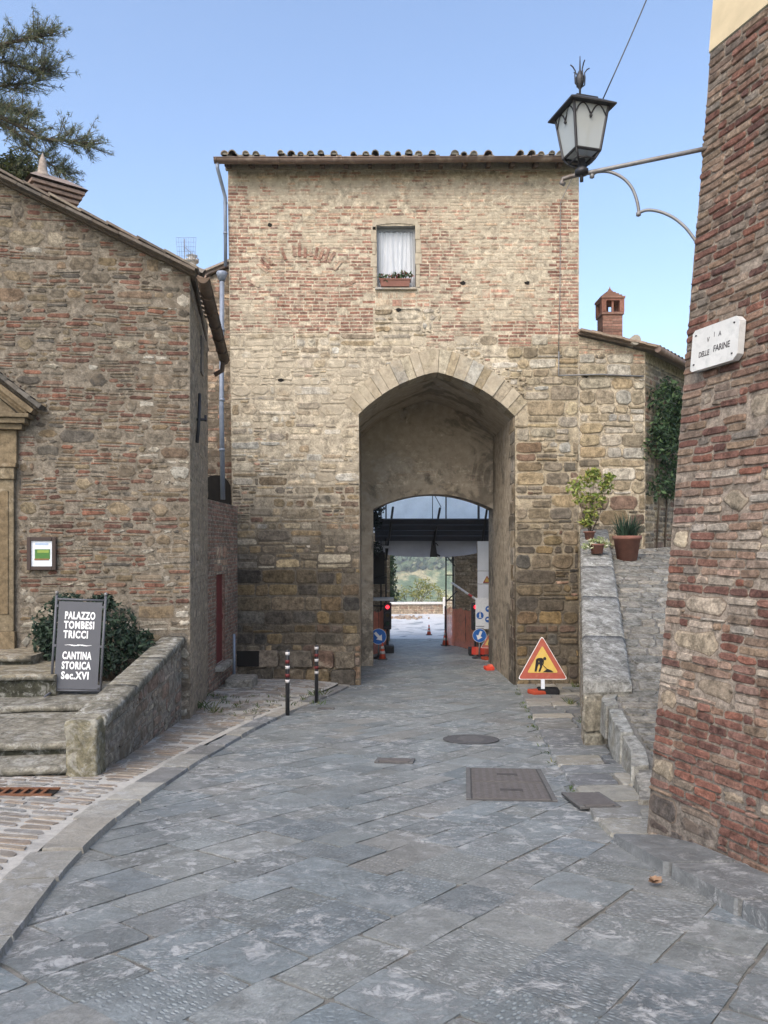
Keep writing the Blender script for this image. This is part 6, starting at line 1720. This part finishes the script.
# orange net fences
def net(pts,z0,h,label):
    t=thing('net_fence',(pts[0][0],pts[0][1],gz(pts[0][1])),label,'fence','orange net fences')
    mb=MB(); n=14
    for (xa,ya),(xb,yb) in zip(pts,pts[1:]):
        for k in range(n):
            for j in range(6):
                def q(a,b):
                    x=xa+(xb-xa)*a;y=ya+(yb-ya)*a; w=.03*nz(x*4,b*3,1)
                    return (x+w,y+w,gz(y)+.03+h*b-.03*math.sin(a*9)*b)
                mb.poly([q(k/n,j/6),q((k+1)/n,j/6),q((k+1)/n,(j+1)/6),q(k/n,(j+1)/6)],(1,1,1,0),True)
    mb.build('net',M['orange'],t)
    for x,y in pts:
        mb=MB(); mb.tube([(x,y+.03,gz(y)),(x,y+.03,gz(y)+h+.08)],.018,6); mb.build('stake',M['iron'],t)
net([(V3(445,0,25.2).x,25.2),(V3(455,0,25).x,25.0),(V3(466,0,24.3).x,24.3),(V3(481,0,23.2).x,23.2)],0,1.22,'orange net fence draped round the stone pillar on the right')
net([(V3(371,0,22.6).x,22.6),(V3(378,0,23.0).x,23.0),(V3(386,0,23.6).x,23.6)],0,1.25,'orange net fence behind the left blue arrow sign')
# traffic lights
def tlight(px,py,Y,label,flip):
    c=W(px,py,Y); t=thing('traffic_light',(c.x,Y,gz(Y)),label,'traffic light','temporary traffic lights')
    mb=MB(); mb.box(c+Vector((0,.08,-.28)),(.24,.18,.80),(.025,.025,.03,0),None,.03); ho=mb.build('housing',M['attr'],t)
    for k,(cl,m) in enumerate(((None,M['redlamp']),((.05,.035,.01,0),M['attr']),((.012,.04,.02,0),M['attr']))):
        p=c+Vector((0,-.012,-.25*k)); ax_=Vector((1,0,0)); mb=MB()
        mb.prism([p+Vector((0.055*math.cos(q*math.pi/9),0,.055*math.sin(q*math.pi/9))) for q in range(18)],(0,-.01,0),cl or (1,1,1,0)); mb.build('lens',m,ho)
        mb=MB(); mb.tube([p+Vector((.10*math.cos(a),-.06,.10*math.sin(a))) for a in frange(-.3,math.pi+.3,10)],.012,5); mb.build('visor',M['black'],ho)
    mb=MB(); mb.tube([(c.x,Y+.1,gz(Y)),(c.x,Y+.1,c.z-.6)],.035,8); mb.build('post',M['iron'],t)
    mb=MB(); mb.box((c.x,Y+.1,gz(Y)+.12),(.4,.4,.24),(.02,.02,.022,0),None,.04); mb.build('base',M['attr'],t)
tlight(387.5,607,23.2,'temporary red traffic light at the left of the passage end',0)
tlight(475.8,607,22.6,'temporary red traffic light at the right beside the safety board',1)
# red/white barrier pole
mb=MB(); a=V3(452,583,25.0); b=V3(480,602,23.1)
for k in range(8):
    mb.tube([a.lerp(b,k/8),a.lerp(b,(k+1)/8)],.035,8,(.78,.78,.76,0) if k not in(5,) else (.6,.06,.05,0))
tag(mb.build('barrier_pole',M['attr']),'white and red striped pole slanting in front of the stone pillar','barrier pole')
# ================================================================= OUTSIDE
ow=thing('road_parapet',(.8,38,gz(38)),'low brick parapet with pale coping along the road outside the gate','parapet')
mb=MB(); pw0,pw1=W(380,0,38.5),W(444,0,38.5)
P=lambda u,v,d:(pw0.x-2+u,38.5+.05*u-d,gz(38.5)-.1+v)
PLn=pw1.x-pw0.x+2.0
masonry(mb,P,PLn,.62,lambda u,v:dict(w=(4,7),h=(2,3),col=pick((.34,.22,.16),(.40,.30,.22),(.30,.24,.19)),depth=.02,alpha=.35,gap=.01,rnd=.3,nv=8),lambda u,v:True,mortar=lambda u,v:(.40,.33,.25),msub=.5); mb.build('wall',M['wing'],ow)
mb=MB(); mb.box((pw0.x-2+PLn/2,38.6+.05*PLn/2,gz(38.5)+.55),(PLn,.4,.10),(.62,.60,.56,0),.05,.02); mb.box((pw1.x+.05,38.7,gz(38.5)+.35),(.18,.3,1.0),(.62,.60,.56,0),None,.02); mb.build('coping',M['attrrough'],ow)
ow2=thing('garden_wall',(4,36,gz(36)),'pale wall continuing to the right beside the road outside','wall')
mb=MB(); P=lambda u,v,d:(pw1.x+.1+u,38.4-.9*u-d,gz(38)-.1+v); masonry(mb,P,4.0,.9,lambda u,v:dict(w=(4,8),h=(3,4),col=ST,depth=.02,alpha=.5,gap=.01,nv=8),lambda u,v:True,mortar=lambda u,v:(.45,.4,.32),msub=.5); mb.build('wall',M['wing'],ow2)
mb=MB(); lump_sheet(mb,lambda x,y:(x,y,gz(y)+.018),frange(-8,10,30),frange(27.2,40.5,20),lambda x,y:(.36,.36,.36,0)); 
M['outroad']=mat_plain('sunlit_tone_paving',(.60,.59,.57),.85,0,.12,4,.1,.2,(.42,.40,.37),.8)  # paving colour raised to stand in for strong light outside the gate
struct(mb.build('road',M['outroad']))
mb=MB(); c=W(407,611,36); 
for _ in range(40): p=Vector((c.x+R.gauss(0,.5),36+R.gauss(0,.3),gz(36)+.02)); mb.box(p+Vector((0,0,.04)),(R.uniform(.06,.2),R.uniform(.06,.2),.1),(*jit((.40,.30,.22),.2),.2),R.uniform(0,3),.02)
stuff(mb.build('rubble',M['rough']))
# cypress
cy_=thing('cypress_tree',(.33,46,terrain(.33,46)),'dark narrow cypress standing beyond the road parapet','tree')
cx0=W(389,0,46).x; zb0=terrain(cx0,46); top=E+1.6
mb=MB(); cen=[]
for k in range(60):
    t=k/59; z=E-5.4+(top-E+5.4)*t; r=.62*(1-t)**.6*(.4+.6*min(1,t*6)); a=k*2.4; cen.append(((cx0+math.cos(a)*r*.4,46+math.sin(a)*r*.4,z),(r*.75+.08,r*.75+.08,.38)))
leaf_cloud(mb,cen,110,.12,((.022,.045,.018),(.035,.065,.028),(.05,.085,.035),(.016,.03,.014)),norm_up=.8); mb.build('crown',M['leaf'],cy_)
mb=MB(); mb.tube([(cx0,46,zb0-.2),(cx0,46,E-4),(cx0,46,E)],[.16,.12,.05],8); mb.build('trunk',M['bark'],cy_)
# bare shrubby trees beyond the parapet
def bare(x,y,h,label,spread=1.0,leafc=((.30,.30,.10),(.36,.33,.14),(.26,.27,.10))):
    z=terrain(x,y); t=thing('bare_tree',(x,y,z),label,'tree','half bare trees on the slope'); mb=MB(); lf=[]
    def br(p,d,L,r,dep):
        q=p+d*L; mb.tube([p,p+d*L*.5+Vector((R.gauss(0,.03),0,R.gauss(0,.03)))*L,q],[r,r*.8,r*.6],5)
        if dep==0: lf.append((tuple(q),(.35,.35,.3))); return
        for _ in range(R.choice((2,3,3))):
            v=(d+Vector((R.gauss(0,.5)*spread,R.gauss(0,.5)*spread,R.gauss(.15,.3)))).normalized(); br(q,v,L*R.uniform(.62,.85),r*.58,dep-1)
    br(Vector((x,y,z-.1)),Vector((0,0,1)),h*.30,.10,4); mb.build('trunk',M['bark'],t)
    mb=MB(); leaf_cloud(mb,lf,16,.12,leafc); mb.build('crown',M['leaf'],t)
bare(W(424,0,50).x,50,8.2,'half bare yellowish tree in the middle beyond the parapet'); bare(W(440,0,54).x,54,9.4,'half bare yellowish tree at the right end of the parapet'); bare(W(408,0,60).x,60,9.6,'half bare yellowish tree right of the cypress')
# distant woods on the hill
mb=MB(); cols=((.12,.17,.09),(.14,.19,.10),(.17,.20,.12),(.10,.14,.08),(.22,.23,.13))
for _ in range(2600):
    a=R.uniform(-.06,.16); d=R.uniform(330,900); x=a*d; z=terrain(x,d); 
    if nz(x,d,.012,4)<-.05: continue
    s=R.uniform(2.5,5.5); 
    i=[]
    for _k in range(7):
        v=Vector((R.gauss(0,1),R.gauss(0,1),R.gauss(0,.8))).normalized(); p=Vector((x,d,z+s*.6))+v*s*.55; n=v.orthogonal().normalized(); m=v.cross(n); q=s*.45
        mb.poly([p-n*q-m*q*.6,p+n*q-m*q*.7,p+n*q*.7+m*q,p-n*q*.8+m*q*.7],(*jit(R.choice(cols),.2),0))
stuff(mb.build('woods',M['leaf']))
# ================================================================= PINE AND ANTENNA
pine=thing('pine_tree',(-13.2,20.5,gz(18)),'tall pine whose needle clad branches reach over the house roof','tree')
mb=MB(); nd=MB(); base=Vector((-13.2,20.5,gz(18)-.2)); 
trunk=[base,base+Vector((.2,0,4)),base+Vector((.1,.1,8)),base+Vector((.4,0,12)),base+Vector((.3,.1,16)),base+Vector((.4,0,19))]
mb.tube(trunk,[.34,.29,.24,.18,.10,.03],10)
def tuftn(p,d,n,L):
    for _ in range(n):
        v=(d*.9+Vector((R.gauss(0,.75),R.gauss(0,.75),R.gauss(.15,.7)))).normalized()*L*R.uniform(.6,1.1); s=v.cross(Vector((R.gauss(0,1),R.gauss(0,1),R.gauss(0,1)))).normalized()*.008
        c=(*jit(R.choice(((.12,.145,.075),(.16,.175,.09),(.085,.105,.06),(.21,.20,.12),(.10,.125,.075))),.2),0)
        q=p+Vector((R.gauss(0,.03),R.gauss(0,.03),R.gauss(0,.03))); nd.poly([q-s,q+s,q+v],c)
def limb(pts,r0,dens):
    pts=arc(pts,6); m=len(pts); mb.tube(pts,[r0*(1-.85*k/(m-1)) for k in range(m)],6)
    for k in range(int(m*.25),m):
        p=pts[k]; d=(pts[min(k+1,m-1)]-pts[max(k-1,0)]).normalized()
        for _ in range(dens):
            v=(d*.6+Vector((R.gauss(0,.55),R.gauss(0,.6),R.gauss(.2,.42)))).normalized(); L=R.uniform(.25,.75); e=p+v*L
            mb.tube([p,p+v*L*.5+Vector((0,0,-.02)),e],[.014,.01,.005],4)
            for f in(.45,.72,1.0): tuftn(p.lerp(e,f),v,15,.15)
        tuftn(p,d,9,.15)
def PY(px,py,Y=19.5): return W(px,py,Y)
limb([Vector((-12.9,20.4,E+12.2)),PY(-70,60),PY(-30,52),PY(5,44),PY(30,38),PY(48,36)],.09,4)
limb([Vector((-12.9,20.4,E+11.4)),PY(-60,40),PY(-20,56,19.8),PY(10,64,19.8),PY(32,70,19.8),PY(46,70,19.8)],.07,4)
limb([Vector((-12.9,20.4,E+10.8)),PY(-60,95),PY(-25,88,20),PY(0,86,20),PY(18,84,20),PY(34,82,20)],.06,3)
limb([Vector((-13.0,20.4,E+9.6)),PY(-60,120),PY(-20,112),PY(12,122),PY(42,138),PY(70,141),PY(86,145)],.10,4)
limb([Vector((-13.0,20.4,E+9.0)),PY(-50,130),PY(-10,124,20),PY(15,132,20),PY(38,156,20),PY(56,168,20),PY(64,174,20)],.07,3)
limb([Vector((-13.0,20.4,E+9.9)),PY(-40,100,20.2),PY(-15,104,20.2),PY(8,108,20.2),PY(24,114,20.2)],.07,4)
for k in range(34):   # the rest of the crown, mostly out of frame
    z=base.z+R.uniform(7.5,18.5); a=R.uniform(1.2,5.1); L=R.uniform(1.6,3.4)*(1-.03*max(0,z-10)); s=Vector((base.x+.3,base.y,z)); d=Vector((math.cos(a),math.sin(a),0))
    limb([s,s+d*L*.4+Vector((0,0,.15)),s+d*L*.75+Vector((0,0,.35)),s+d*L+Vector((0,0,.5))],.06,1)
mb.build('trunk',M['bark'],pine); nd.build('crown',M['leaf'],pine)
ft_=thing('cypress_tree',(-9.9,21.5,gz(18)),'yellowish conifer top just above the house roof at the left edge','tree')
mb=MB(); leaf_cloud(mb,[((W(18+dx,163+dy,21.5).x,21.5,W(0,163+dy,21.5).z),(.45,.4,.42)) for dx,dy in((0,0),(-8,6),(10,8),(-2,22),(14,20),(-18,10),(-18,28),(4,40))],420,.09,((.12,.13,.035),(.09,.11,.035),(.16,.15,.05),(.06,.08,.03)),norm_up=1.0); mb.build('crown',M['leaf'],ft_)
mb=MB(); mb.tube([(W(12,0,21.5).x,21.5,gz(18)-.2),(W(12,0,21.5).x,21.5,E+10)],[.18,.06],8); mb.build('trunk',M['bark'],ft_)
an=thing('tv_antenna',tuple(W(184.5,266,19)),'grid television antenna on a mast behind the house roof','antenna')
mb=MB(); Y=19.0
mb.tube([W(184.5,330,Y),W(184.5,239,Y)],.014,6); mb.build('mast',M['zinc'],an)
mb=MB()
for k in range(9): mb.tube([W(176+k*2.5,237.5+.0,Y-.1),W(178+k*2.1,262,Y+.05)],.004,4)
for k in range(6): mb.tube([W(176+.4*k,237.5+4.6*k,Y-.1),W(196.2-.4*k,237.5+4.6*k,Y-.1)],.004,4)
mb.build('grid',M['zinc'],an)
mb=MB(); a=W(184.5,247,Y); b=W(199,259.5,Y-.35); mb.tube([a,b],.009,5)
for k in range(5):
    p=a.lerp(b,.2+.18*k); mb.tube([p+Vector((-.02,0,.10)),p+Vector((.02,0,-.10))],.004,4)
mb.build('boom',M['zinc'],an)
cp=MB(); c=W(192,268,19.2)
cp.lathe(c+Vector((0,0,-1.6)),[(.14,0),(.14,1.55),(.17,1.56),(.17,1.62),(.11,1.63),(.11,1.74),(.17,1.75),(.17,1.80),(.10,1.81),(.10,1.88),(.14,1.90),(.02,1.94)],14,(.55,.53,.50,0))
tag(cp.build('chimney_pot',M['attrrough']),'pale ringed vent pot beside the television antenna','chimney pot')
# ================================================================= AIR
if HAZE>0:
    mb=MB(); mb.box((0,470,0),(1500,1080,2*70),(1,1,1,0))
    hz_=bpy.data.materials.new('haze'); hz_.use_nodes=True; q=hz_.node_tree; q.nodes.clear(); o_=q.nodes.new('ShaderNodeOutputMaterial'); pv=q.nodes.new('ShaderNodeVolumePrincipled')
    pv.inputs['Color'].default_value=(.93,.95,.97,1); pv.inputs['Density'].default_value=HAZE; pv.inputs['Anisotropy'].default_value=.2; q.links.new(pv.outputs[0],o_.inputs['Volume'])
    stuff(mb.build('haze',hz_))
# ================================================================= LIGHT, SKY, CAMERA
sc=bpy.context.scene
w=bpy.data.worlds.new('World'); sc.world=w; w.use_nodes=True
nt=w.node_tree; bg=nt.nodes['Background']; sky=nt.nodes.new('ShaderNodeTexSky'); sky.sky_type='NISHITA'; sky.sun_disc=False
SEL,SRO=math.radians(SUN_EL),math.radians(SUN_ROT)
sky.sun_elevation=SEL; sky.sun_rotation=SRO; sky.altitude=500; sky.air_density=1.0; sky.dust_density=4.0; sky.ozone_density=1.0
nt.links.new(sky.outputs[0],bg.inputs[0]); bg.inputs[1].default_value=SKY_STR
sun=bpy.data.lights.new('sun','SUN'); sun.energy=SUN_STR; sun.angle=math.radians(SUN_ANG); sun.color=SUN_COL
so_=bpy.data.objects.new('sun',sun); C.objects.link(so_)
sdir=Vector((math.sin(SRO)*math.cos(SEL),math.cos(SRO)*math.cos(SEL),math.sin(SEL)))
so_.rotation_euler=sdir.to_track_quat('Z','Y').to_euler(); so_.location=sdir*30
cam=bpy.data.cameras.new('camera'); co_=bpy.data.objects.new('camera',cam); C.objects.link(co_)
cam.sensor_fit='VERTICAL'; cam.sensor_height=24; cam.lens=F/1024*24; cam.shift_y=(HZ-512)/1024; cam.clip_end=6000; cam.clip_start=.05
co_.location=(0,0,E); co_.rotation_euler=(math.pi/2,0,0); sc.camera=co_
sc.view_settings.view_transform='Standard'; sc.view_settings.look='None'; sc.view_settings.gamma=1; sc.view_settings.use_curve_mapping=False
sc.view_settings.exposure=EXPO
sc.render.engine='CYCLES'; sc.cycles.use_denoising=True; sc.cycles.max_bounces=6; sc.cycles.diffuse_bounces=4; sc.cycles.transparent_max_bounces=12
try: sc.cycles.denoiser='OPENIMAGEDENOISE'
except Exception: pass
